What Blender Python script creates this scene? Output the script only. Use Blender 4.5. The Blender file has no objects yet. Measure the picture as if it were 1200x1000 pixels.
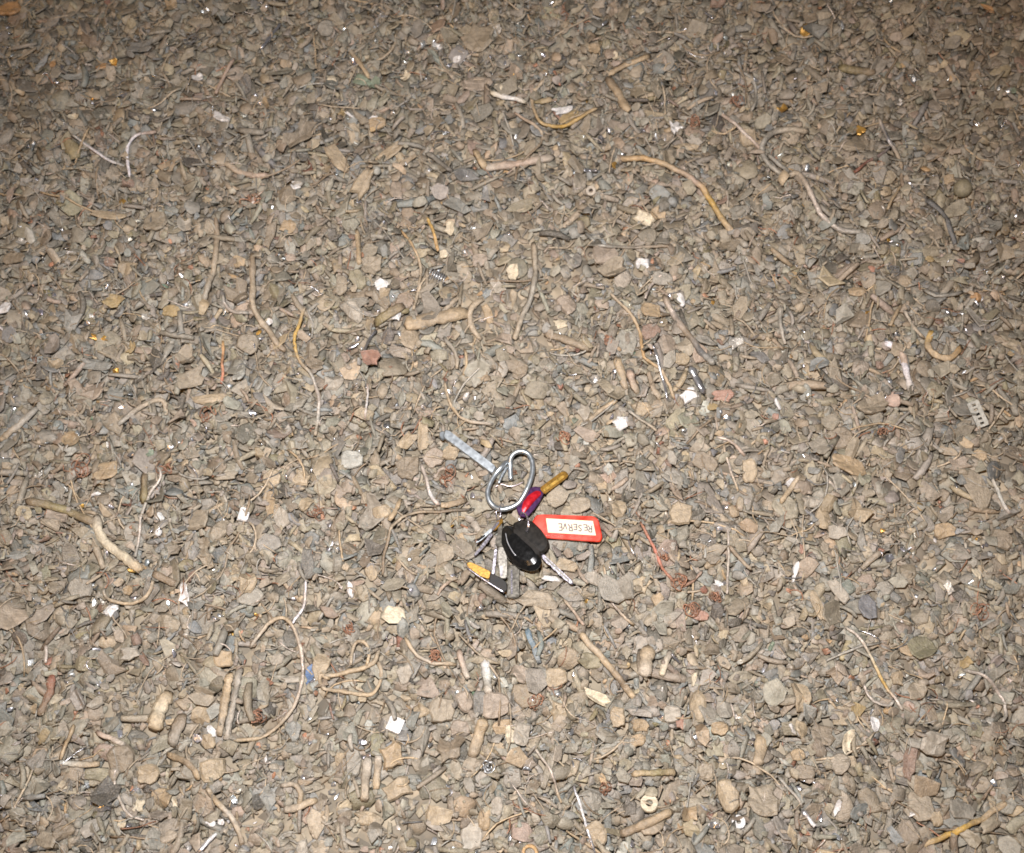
import bpy, math, random
import numpy as np
from mathutils import Vector, Matrix

rng = np.random.default_rng(7)
random.seed(7)
scene = bpy.context.scene
COL = scene.collection

# ------------------------------------------------------------------ camera
TILT = math.radians(21.0)
DIST = 0.94
TANH = math.tan(math.radians(25.0))
CAM = np.array([0.0, -DIST * math.sin(TILT), DIST * math.cos(TILT)])
FWD = np.array([0.0, math.sin(TILT), -math.cos(TILT)])
UPV = np.array([0.0, math.cos(TILT), math.sin(TILT)])
cam_data = bpy.data.cameras.new("camera")
cam = bpy.data.objects.new("camera", cam_data)
COL.objects.link(cam)
cam.location = CAM
cam.rotation_euler = (TILT, 0, 0)
cam_data.angle = 2 * math.atan(TANH)
cam_data.clip_start = 0.01
cam_data.clip_end = 200
cam_data.dof.use_dof = True
cam_data.dof.focus_distance = 0.90
cam_data.dof.aperture_fstop = 6.5
scene.cycles.filter_width = 1.7
scene.camera = cam

# ------------------------------------------------------------------ night sky glow + camera flash
world = bpy.data.worlds.new("World")
scene.world = world
world.use_nodes = True
wn = world.node_tree
wn.nodes.clear()
sky = wn.nodes.new("ShaderNodeTexSky")
sky.sky_type = 'NISHITA'
sky.sun_disc = False
sky.sun_elevation = math.radians(9)
sky.sun_rotation = math.radians(-40)
sky.dust_density = 4
bg = wn.nodes.new("ShaderNodeBackground")
bg.inputs["Strength"].default_value = 0.022
wo = wn.nodes.new("ShaderNodeOutputWorld")
wn.links.new(sky.outputs[0], bg.inputs[0])
wn.links.new(bg.outputs[0], wo.inputs[0])

sun_d = bpy.data.lights.new("sun", 'SUN')
sun_d.energy = 0.9
sun_d.angle = math.radians(12)
sun_d.color = (1.0, 0.54, 0.17)
sun = bpy.data.objects.new("sun", sun_d)
COL.objects.link(sun)
sun.rotation_euler = (math.radians(38), 0, math.radians(-35))

flash_d = bpy.data.lights.new("camera_flash", 'SPOT')
flash_d.energy = 88
flash_d.shadow_soft_size = 0.011
flash_d.spot_size = math.radians(97)
flash_d.spot_blend = 1.0
flash_d.color = (1.0, 0.975, 0.985)
flash = bpy.data.objects.new("camera_flash", flash_d)
COL.objects.link(flash)
fp = Vector(CAM + UPV * 0.115 + np.array([-0.03, 0, 0]))
flash.location = fp
flash.rotation_euler = (Vector((-0.02, -0.10, 0)) - fp).to_track_quat('-Z', 'Y').to_euler()

vs = scene.view_settings
vs.view_transform = 'Standard'
vs.look = 'None'
vs.exposure = 0.0
vs.gamma = 1.0
vs.use_curve_mapping = False

# ------------------------------------------------------------------ colours (linear albedo, metal)
PAL = {
 'taupe': (.30, .238, .165, 0), 'brown': (.215, .160, .105, 0), 'grey': (.27, .245, .205, 0),
 'blueg': (.20, .215, .215, 0), 'dark': (.085, .075, .062, 0), 'tan': (.40, .30, .185, 0),
 'pink': (.37, .27, .205, 0), 'otan': (.46, .29, .13, 0), 'pale': (.40, .35, .285, 0),
 'white': (.62, .60, .58, 0), 'cream': (.50, .43, .31, 0), 'red': (.42, .15, .10, 0),
 'redbr': (.20, .065, .035, 0), 'orange': (.62, .26, .03, 0), 'yellow': (.46, .29, .07, 0),
 'gold': (.50, .29, .07, .6), 'silver': (.52, .51, .53, .85), 'steel': (.46, .47, .48, .7),
 'blue': (.09, .15, .27, 0), 'teal': (.13, .20, .25, 0), 'green': (.10, .21, .13, 0),
 'copper': (.30, .15, .09, .2), 'olive': (.22, .18, .085, 0), 'dgrey': (.12, .12, .118, 0),
 'ltgrey': (.42, .42, .38, 0), 'shine': (.48, .45, .40, .4), 'bwire': (.50, .43, .37, .3),
 'lwire': (.74, .70, .72, .05), 'twire': (.36, .29, .205, 0), 'gwire': (.30, .28, .24, .15),
}

# ------------------------------------------------------------------ materials
def nmat(name):
    m = bpy.data.materials.new(name)
    m.use_nodes = True
    n = m.node_tree
    b = n.nodes["Principled BSDF"]
    return m, n, b

def scrap_material(name="dusty_scrap"):
    m, n, b = nmat(name)
    at = n.nodes.new("ShaderNodeAttribute"); at.attribute_name = "col"
    tc = n.nodes.new("ShaderNodeTexCoord")
    n1 = n.nodes.new("ShaderNodeTexNoise"); n1.inputs["Scale"].default_value = 260; n1.inputs["Detail"].default_value = 4
    n1.inputs["Roughness"].default_value = .65
    n2 = n.nodes.new("ShaderNodeTexNoise"); n2.inputs["Scale"].default_value = 900; n2.inputs["Detail"].default_value = 3
    for q in (n1, n2): n.links.new(tc.outputs["Object"], q.inputs["Vector"])
    mr = n.nodes.new("ShaderNodeMapRange")
    mr.inputs[1].default_value = .3; mr.inputs[2].default_value = .72
    mr.inputs[3].default_value = .66; mr.inputs[4].default_value = 1.3
    n.links.new(n1.outputs[0], mr.inputs[0])
    mul = n.nodes.new("ShaderNodeVectorMath"); mul.operation = 'SCALE'
    n.links.new(at.outputs["Color"], mul.inputs[0]); n.links.new(mr.outputs[0], mul.inputs["Scale"])
    # grey-tan dust lying in patches
    dm = n.nodes.new("ShaderNodeMix"); dm.data_type = 'RGBA'
    dr = n.nodes.new("ShaderNodeMapRange")
    dr.inputs[1].default_value = .48; dr.inputs[2].default_value = .68
    dr.inputs[3].default_value = 0; dr.inputs[4].default_value = .5
    n.links.new(n2.outputs[0], dr.inputs[0])
    inv = n.nodes.new("ShaderNodeMath"); inv.operation = 'MULTIPLY_ADD'
    inv.inputs[1].default_value = -.75; inv.inputs[2].default_value = 1
    n.links.new(at.outputs["Alpha"], inv.inputs[0])
    dmul = n.nodes.new("ShaderNodeMath"); dmul.operation = 'MULTIPLY'
    n.links.new(dr.outputs[0], dmul.inputs[0]); n.links.new(inv.outputs[0], dmul.inputs[1])
    n.links.new(dmul.outputs[0], dm.inputs[0])
    n.links.new(mul.outputs[0], dm.inputs[6])
    dm.inputs[7].default_value = (.27, .23, .185, 1)
    n.links.new(dm.outputs[2], b.inputs["Base Color"])
    n.links.new(at.outputs["Alpha"], b.inputs["Metallic"])
    ro = n.nodes.new("ShaderNodeMapRange")
    ro.inputs[3].default_value = .44; ro.inputs[4].default_value = .24
    n.links.new(at.outputs["Alpha"], ro.inputs[0]); n.links.new(ro.outputs[0], b.inputs["Roughness"])
    b.inputs["Specular IOR Level"].default_value = .5
    bp = n.nodes.new("ShaderNodeBump"); bp.inputs["Strength"].default_value = .8
    bp.inputs["Distance"].default_value = .0012
    ad = n.nodes.new("ShaderNodeMath"); ad.operation = 'ADD'
    n.links.new(n1.outputs[0], ad.inputs[0]); n.links.new(n2.outputs[0], ad.inputs[1])
    n.links.new(ad.outputs[0], bp.inputs["Height"])
    bs = n.nodes.new("ShaderNodeMath"); bs.operation = 'MULTIPLY_ADD'; bs.inputs[1].default_value = -.7; bs.inputs[2].default_value = .8
    n.links.new(at.outputs["Alpha"], bs.inputs[0]); n.links.new(bs.outputs[0], bp.inputs["Strength"])
    n.links.new(bp.outputs[0], b.inputs["Normal"])
    return m

def plain(name, c, rough=.4, metal=0.0, nscale=300, var=.25, bump=.0, coat=0.0, spec=.5):
    m, n, b = nmat(name)
    tc = n.nodes.new("ShaderNodeTexCoord")
    no = n.nodes.new("ShaderNodeTexNoise"); no.inputs["Scale"].default_value = nscale; no.inputs["Detail"].default_value = 4
    n.links.new(tc.outputs["Object"], no.inputs["Vector"])
    mr = n.nodes.new("ShaderNodeMapRange")
    mr.inputs[1].default_value = .3; mr.inputs[2].default_value = .7
    mr.inputs[3].default_value = 1 - var; mr.inputs[4].default_value = 1 + var
    n.links.new(no.outputs[0], mr.inputs[0])
    mul = n.nodes.new("ShaderNodeVectorMath"); mul.operation = 'SCALE'
    mul.inputs[0].default_value = c[:3]
    n.links.new(mr.outputs[0], mul.inputs["Scale"])
    n.links.new(mul.outputs[0], b.inputs["Base Color"])
    r2 = n.nodes.new("ShaderNodeMapRange")
    r2.inputs[3].default_value = max(.05, rough - .12); r2.inputs[4].default_value = rough + .15
    n.links.new(no.outputs[0], r2.inputs[0]); n.links.new(r2.outputs[0], b.inputs["Roughness"])
    b.inputs["Metallic"].default_value = metal
    b.inputs["Specular IOR Level"].default_value = spec
    b.inputs["Coat Weight"].default_value = coat
    if bump:
        bp = n.nodes.new("ShaderNodeBump"); bp.inputs["Strength"].default_value = bump
        bp.inputs["Distance"].default_value = .0006
        n.links.new(no.outputs[0], bp.inputs["Height"]); n.links.new(bp.outputs[0], b.inputs["Normal"])
    return m

SCRAP = scrap_material()

def ground_material():
    m, n, b = nmat("scrap_ground")
    tc = n.nodes.new("ShaderNodeTexCoord")
    v = n.nodes.new("ShaderNodeTexVoronoi"); v.inputs["Scale"].default_value = 85
    n.links.new(tc.outputs["Object"], v.inputs["Vector"])
    cr = n.nodes.new("ShaderNodeValToRGB")
    n.links.new(v.outputs["Color"], cr.inputs[0])
    e = cr.color_ramp.elements
    e[0].color = (.10, .085, .065, 1); e[1].color = (.33, .27, .19, 1)
    n.links.new(cr.outputs[0], b.inputs["Base Color"])
    b.inputs["Roughness"].default_value = .8
    bp = n.nodes.new("ShaderNodeBump"); bp.inputs["Distance"].default_value = .006
    n.links.new(v.outputs["Distance"], bp.inputs["Height"])
    bp.invert = True
    n.links.new(bp.outputs[0], b.inputs["Normal"])
    return m

# ------------------------------------------------------------------ helpers
def mesh_obj(name, V, F, mat, col=None, parent=None, smooth=False):
    me = bpy.data.meshes.new(name)
    me.from_pydata([tuple(map(float, v)) for v in V], [], [tuple(int(i) for i in f) for f in F])
    if col is not None:
        a = me.attributes.new("col", 'FLOAT_COLOR', 'POINT')
        a.data.foreach_set("color", np.asarray(col, dtype=np.float32).ravel())
    if smooth:
        me.polygons.foreach_set("use_smooth", [True] * len(me.polygons))
    me.materials.append(mat)
    me.validate()
    me.update()
    o = bpy.data.objects.new(name, me)
    COL.objects.link(o)
    if parent is not None: o.parent = parent
    return o

def merged(name, VL, FL, CL, mat, parent=None, smooth=False):
    """tens of thousands of pieces joined by numpy into one triangle mesh"""
    cnt = np.array([len(v) for v in VL]); off = np.concatenate([[0], np.cumsum(cnt)[:-1]])
    V = np.concatenate(VL).astype(np.float32)
    F = np.concatenate([f + o for f, o in zip(FL, off)]).astype(np.int32)
    C = np.concatenate(CL).astype(np.float32)
    me = bpy.data.meshes.new(name)
    me.vertices.add(len(V)); me.vertices.foreach_set("co", V.ravel())
    me.loops.add(F.size); me.loops.foreach_set("vertex_index", F.ravel())
    me.polygons.add(len(F))
    me.polygons.foreach_set("loop_start", np.arange(0, F.size, 3, dtype=np.int32))
    if smooth: me.polygons.foreach_set("use_smooth", np.ones(len(F), dtype=bool))
    a = me.attributes.new("col", 'FLOAT_COLOR', 'POINT'); a.data.foreach_set("color", C.ravel())
    me.materials.append(mat)
    me.update(calc_edges=True)
    o = bpy.data.objects.new(name, me); COL.objects.link(o)
    if parent is not None: o.parent = parent
    return o

def tag(o, label=None, cat=None, group=None, kind=None):
    if label: o["label"] = label
    if cat: o["category"] = cat
    if group: o["group"] = group
    if kind: o["kind"] = kind
    return o

def gp(px, py, z=0.0):
    """point of the place seen at photograph pixel px,py on the level z"""
    u = (px - 600) / 600 * TANH; v = (500 - py) / 600 * TANH
    d = FWD + np.array([u, 0, 0]) + UPV * v
    return CAM + d * ((z - CAM[2]) / d[2])

def mpp(px, py):
    a = gp(px, py); return float(np.dot(a - CAM, FWD)) * TANH / 600

# ------------------------------------------------------------------ height map of the heap
RES = 0.00125
X0, X1, Y0, Y1 = -0.70, 0.70, -0.53, 0.64
NX = int((X1 - X0) / RES); NY = int((Y1 - Y0) / RES)
XS = X0 + (np.arange(NX) + .5) * RES; YS = Y0 + (np.arange(NY) + .5) * RES
gx, gy = np.meshgrid(XS, YS)
def relief(x, y):
    return (.0045 * np.sin(9.1 * x + 3.0 * y + 1) * np.sin(7.3 * y - 2 * x + .4)
            + .0030 * np.sin(23 * x - 11 * y) * np.sin(19 * y + 8 * x + 2)
            + .0016 * np.sin(61 * x + 17 * y + 1.3) * np.sin(53 * y - 22 * x))
BASE = -0.0235
H = BASE + relief(gx, gy)
PROT = np.zeros_like(H)

def foot(cx, cy, a, b, yaw):
    R = max(a, b)
    i0 = max(0, int((cy - R - Y0) / RES)); i1 = min(NY, int((cy + R - Y0) / RES) + 2)
    j0 = max(0, int((cx - R - X0) / RES)); j1 = min(NX, int((cx + R - X0) / RES) + 2)
    if i1 - i0 < 2 or j1 - j0 < 2: return None
    dx = XS[j0:j1][None, :] - cx; dy = YS[i0:i1][:, None] - cy
    c, s = math.cos(yaw), math.sin(yaw)
    u = c * dx + s * dy; v = -s * dx + c * dy
    m = (u / a) ** 2 + (v / b) ** 2 < 1.0
    return i0, i1, j0, j1, u, v, m

def rest(cx, cy, L, W, T, yaw, jit=.08, q=.8, lim=.6, update=True, prot=False, reject=None):
    f = foot(cx, cy, max(L / 2, .0016), max(W / 2, .0016), yaw)
    if f is None: return None
    i0, i1, j0, j1, u, v, m = f
    hs = H[i0:i1, j0:j1]
    if m.sum() < 3: return None
    if reject is not None and PROT[i0:i1, j0:j1][m].mean() > reject: return None
    h = hs[m]; um = u[m]; vm = v[m]
    hm = h.mean()
    su = float((um * (h - hm)).sum() / ((um ** 2).sum() + 1e-12)); sv = float((vm * (h - hm)).sum() / ((vm ** 2).sum() + 1e-12))
    su = max(-lim, min(lim, su + random.gauss(0, jit))); sv = max(-lim, min(lim, sv + random.gauss(0, jit * 1.4)))
    r = h - su * um - sv * vm
    k = min(len(r) - 1, int(q * len(r)))
    z = float(np.partition(r, k)[k])
    if update:
        top = z + T + su * u + sv * v
        hs[m] = np.maximum(hs, top)[m]
        if prot: PROT[i0:i1, j0:j1][m] = np.maximum(PROT[i0:i1, j0:j1][m], .4)
    c, s = math.cos(yaw), math.sin(yaw)
    ex = np.array([c, s, su]); ex /= np.linalg.norm(ex)
    ey = np.array([-s, c, sv]); ey -= ex * np.dot(ex, ey); ey /= np.linalg.norm(ey)
    ez = np.cross(ex, ey)
    return np.array([cx, cy, z]), np.stack([ex, ey, ez])

def Hat(x, y, r=2):
    i = min(NY - 1 - r, max(r, int((y - Y0) / RES))); j = min(NX - 1 - r, max(r, int((x - X0) / RES)))
    w = H[i - r:i + r + 1, j - r:j + r + 1]
    return float(w.mean() * .45 + w.max() * .55)

# ------------------------------------------------------------------ piece shapes (unit: length 1, width 1, thickness 1)
def flake_proto(n, irr, bend, dome, rows=True):
    th = np.linspace(0, 2 * math.pi, n, endpoint=False) + rng.normal(0, .22, n) * 5 / n
    r = .5 * (1 + rng.normal(0, irr, n)); r = np.clip(r, .3, .62)
    sq = rng.uniform(2, 4.5)
    ct, st = np.cos(th), np.sin(th)
    k = (np.abs(ct) ** sq + np.abs(st) ** sq) ** (-1 / sq)
    x = ct * r * k; y = st * r * k
    ins = rng.uniform(.78, .93)
    zt = 1 + rng.normal(0, .12, n)
    bx, by = rng.normal(0, bend), rng.normal(0, bend)
    def bz(x, y): return bx * x * x * 4 + by * y * y * 4
    V = [(x[i], y[i], .45 + bz(x[i], y[i])) for i in range(n)]
    V += [(x[i] * ins, y[i] * ins, zt[i] - .12 + bz(x[i] * ins, y[i] * ins)) for i in range(n)]
    V += [(x[i] * .9, y[i] * .9, 0.0 + bz(x[i] * .9, y[i] * .9)) for i in range(n)]
    V.append((rng.normal(0, .06), rng.normal(0, .06), 1 + dome))
    F = []
    for i in range(n):
        j = (i + 1) % n
        F += [(i, j, n + j), (i, n + j, n + i), (2 * n + i, 2 * n + j, j), (2 * n + i, j, i), (n + i, n + j, 3 * n)]
    return np.array(V), np.array(F)

def rod_proto(sides, segs, bend):
    V = []; F = []
    bx = rng.normal(0, bend)
    for s in range(segs + 1):
        t = s / segs; x = t - .5
        rr = .5 * (1 + rng.normal(0, .06)) * (.72 if s in (0, segs) else 1)
        for k in range(sides):
            a = 2 * math.pi * k / sides
            V.append((x, rr * math.cos(a) + bx * (4 * x * x - .5), .5 + rr * math.sin(a)))
    for s in range(segs):
        for k in range(sides):
            a = s * sides + k; b = s * sides + (k + 1) % sides
            F += [(a, b, b + sides), (a, b + sides, a + sides)]
    V.append((-.5, bx * .5, .5)); V.append((.5, bx * .5, .5)); c0 = len(V) - 2; c1 = len(V) - 1
    o = segs * sides
    for k in range(sides):
        F += [((k + 1) % sides, k, c0), (o + k, o + (k + 1) % sides, c1)]
    return np.array(V), np.array(F)

FL_R = [flake_proto(int(rng.integers(8, 11)), .09, .9, .12) for _ in range(36)]       # rounded
FL_A = [flake_proto(int(rng.integers(5, 9)), .24, 1.3, .0) for _ in range(60)]        # angular, torn
RODS = [rod_proto(6, 3, .35) for _ in range(12)]
BIGR = [flake_proto(15, .085, .6, .05) for _ in range(16)]
BIGA = [flake_proto(11, .22, 1.0, .0) for _ in range(20)]

KEYS = ['taupe', 'brown', 'grey', 'blueg', 'dark', 'tan', 'pink', 'otan', 'pale', 'white', 'redbr', 'steel', 'silver', 'copper', 'gold', 'green', 'red', 'olive', 'ltgrey', 'shine']
PROB = np.array([33, 11, 26, 9, 7.0, 7.5, 3, .9, 1.3, .03, .6, 2.2, 1.3, .8, .10, .08, .05, 1.4, .6, 1.0]); PROB = PROB / PROB.sum()
PARR = np.array([PAL[k] for k in KEYS])

DUST = (.268, .245, .192)
def piece_col(key_i, nv):
    c = PARR[key_i].copy()
    c[:3] *= rng.uniform(.70, 1.25) * (.8 if c[3] == 0 else 1)
    if c[3] == 0 and KEYS[key_i] != 'white':
        w = rng.uniform(.12, .7); c[:3] = c[:3] * (1 - w) + np.array(DUST) * w * (c[:3].mean() / .235) ** .35
    c[:3] *= 1 + rng.normal(0, .02, 3)
    out = np.repeat(c[None, :], nv, 0)
    out[:, :3] *= rng.uniform(.88, 1.1, nv)[:, None]
    return out

FILL = {'V': [], 'F': [], 'C': []}
TOPS = []          # candidates for individual pieces

def drop(n, lo, hi, sd, reject=None, top=False):
    xs = rng.uniform(X0 + .01, X1 - .01, (n, 2)); ys = rng.uniform(Y0 + .01, Y1 - .01, (n, 2))
    Ls = np.clip(np.exp(rng.normal(math.log(lo), sd, n)), .004, hi)
    ki = rng.choice(len(KEYS), n, p=PROB)
    typ = rng.random(n)
    for i in range(n):
        j0 = int((xs[i, 0] - X0) / RES); i0 = int((ys[i, 0] - Y0) / RES)
        j1 = int((xs[i, 1] - X0) / RES); i1 = int((ys[i, 1] - Y0) / RES)
        w = 0 if H[i0, j0] < H[i1, j1] else 1
        yaw = random.uniform(0, 2 * math.pi)
        if PARR[ki[i]][3] > 0: typ[i] = .9; Ls[i] = min(Ls[i], random.uniform(.005, .0085))
        elif KEYS[ki[i]] in ('otan', 'green', 'red', 'redbr', 'white', 'pale'): Ls[i] = min(Ls[i], random.uniform(.006, .012))
        L = Ls[i]
        if typ[i] < .15:
            P = random.choice(RODS); W = L * random.uniform(.16, .34); T = W; L *= 1.35
        elif typ[i] < .42:
            P = random.choice(FL_R); W = L * random.uniform(.45, .9); T = min(.0032, L * random.uniform(.08, .24))
        else:
            P = random.choice(FL_A); W = L * random.uniform(.25, .8); T = min(.0026, L * random.uniform(.05, .18))
        r = rest(xs[i, w], ys[i, w], L * .92, W * .92, T, yaw, jit=.24, q=.92 if top else .82, reject=reject)
        if r is None: continue
        c, M = r
        V = (P[0] * (L, W, T)) @ M + c
        C = piece_col(ki[i], len(V))
        if top and L * W > .9e-4 and typ[i] >= .15:
            TOPS.append((L * W, V, P[1], C, KEYS[ki[i]], c, L, W))
        else:
            FILL['V'].append(V); FILL['F'].append(P[1]); FILL['C'].append(C)

# ------------------------------------------------------------------ tubes
def catmull(P, n):
    P = np.asarray(P, float)
    if len(P) == 2: return np.linspace(P[0], P[1], n)
    Q = np.vstack([2 * P[0] - P[1], P, 2 * P[-1] - P[-2]])
    out = []
    per = max(2, int(math.ceil(n / (len(P) - 1))))
    for k in range(1, len(Q) - 2):
        t = np.linspace(0, 1, per, endpoint=False)[:, None]
        a, b, c, d = Q[k - 1], Q[k], Q[k + 1], Q[k + 2]
        out.append(.5 * ((2 * b) + (-a + c) * t + (2 * a - 5 * b + 4 * c - d) * t ** 2 + (-a + 3 * b - 3 * c + d) * t ** 3))
    out.append(P[-1][None, :])
    return np.vstack(out)

def tube(P, r, sides=8, flat=1.0, rough=0.0, closed=False, taper=None):
    """swept round (or flattened) bar along 3-D points, ends closed"""
    P = np.asarray(P, float); n = len(P)
    V = []; F = []
    ridge = 1 + (rng.normal(0, rough * 1.6, sides) if rough > .08 else np.zeros(sides))
    for i in range(n):
        a = P[(i - 1) % n] if closed else P[max(i - 1, 0)]
        b = P[(i + 1) % n] if closed else P[min(i + 1, n - 1)]
        t = b - a; t /= np.linalg.norm(t) + 1e-12
        side = np.cross(t, (0, 0, 1.0))
        if np.linalg.norm(side) < 1e-3: side = np.array([1.0, 0, 0])
        side /= np.linalg.norm(side); up = np.cross(side, t)
        ri = r * (1 + (rng.normal(0, rough) if rough else 0))
        if taper is not None: ri *= taper[0] + (taper[1] - taper[0]) * i / (n - 1)
        if not closed and i in (0, n - 1): ri *= .8
        for k in range(sides):
            an = 2 * math.pi * k / sides
            w = ridge[k] + (rng.normal(0, rough * .5) if rough else 0)
            V.append(P[i] + side * ri * w * math.cos(an) + up * ri * w * flat * math.sin(an))
    m = n if closed else n - 1
    for i in range(m):
        for k in range(sides):
            a = i * sides + k; b = i * sides + (k + 1) % sides
            c = ((i + 1) % n) * sides + (k + 1) % sides; d = ((i + 1) % n) * sides + k
            F += [(a, b, c), (a, c, d)]
    if not closed:
        V.append(P[0]); V.append(P[-1]); c0, c1 = len(V) - 2, len(V) - 1
        o = (n - 1) * sides
        for k in range(sides):
            F += [((k + 1) % sides, k, c0), (o + k, o + (k + 1) % sides, c1)]
    return np.array(V), np.array(F)

def lie(pts_px, r, n, lift=0.0, sink=0.0, arch=0.0):
    """lay a photographed line over the heap: sample the heap under it, smooth, add radius"""
    P0 = np.array([gp(x, y)[:2] for x, y in pts_px])
    Q = catmull(np.c_[P0, np.zeros(len(P0))], n)[:, :2]
    z = np.array([Hat(q[0], q[1]) for q in Q])
    for _ in range(3):
        zz = z.copy(); zz[1:-1] = (z[:-2] + z[1:-1] * 2 + z[2:]) / 4
        z = zz
    k = len(z); t = np.linspace(0, 1, k)
    z = z + r * (1 - sink) + lift + arch * np.sin(math.pi * t)
    z[0] -= r * .8; z[-1] -= r * .8
    # shift so that the raised line still stands where the photo shows it
    out = []
    for (x, y), zz in zip(Q, z):
        d = np.array([x, y, 0]) - CAM
        out.append(CAM + d * ((zz - CAM[2]) / d[2]))
    return np.array(out)

def stamp(P, r, prot=True):
    for a, b in zip(P[:-1], P[1:]):
        for t in (0, .5):
            p = a * (1 - t) + b * t
            f = foot(p[0], p[1], max(r * 1.05, .0013), max(r * 1.05, .0013), 0)
            if f is None: continue
            i0, i1, j0, j1, u, v, m = f
            hs = H[i0:i1, j0:j1]
            hs[m] = np.maximum(hs, p[2] + r * .8)[m]
            if prot: PROT[i0:i1, j0:j1][m] = 1.6

def cols(keys, n, sides, extra, var=.1):
    ks = [np.array(PAL[k]) for k in keys.split(',')]
    out = []
    for i in range(n):
        t = i / max(1, n - 1) * (len(ks) - 1)
        a = int(min(t, len(ks) - 1)); b = min(a + 1, len(ks) - 1); f = t - a
        c = ks[a] * (1 - f) + ks[b] * f
        w = c.copy(); w[:3] *= rng.uniform(1 - var, 1 + var) * .92
        for _ in range(sides): out.append(w)
    for _ in range(extra): out.append(ks[0] if _ == 0 else ks[-1])
    return np.array(out)

# ------------------------------------------------------------------ the heap below the photographed pieces
gsx = np.unique(np.round(np.concatenate([np.linspace(-4, -.8, 12), np.linspace(-.78, .78, 157), np.linspace(.8, 4, 12)]), 4)); gn = len(gsx)
def gz(x, y):
    k = max(0.0, min(1.0, (.74 - max(abs(x), abs(y - .05))) / .06)); return BASE - .0015 + k * float(relief(x, y))
GV = [(x, y, gz(x, y)) for y in gsx for x in gsx]
GF = [(j * gn + i, j * gn + i + 1, (j + 1) * gn + i + 1, (j + 1) * gn + i) for j in range(gn - 1) for i in range(gn - 1)]
ground = mesh_obj("ground", GV, GF, ground_material())
tag(ground, kind="structure")

drop(9000, .019, .030, .2)
drop(15000, .0115, .025, .36)
drop(13000, .0090, .024, .42)

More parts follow.
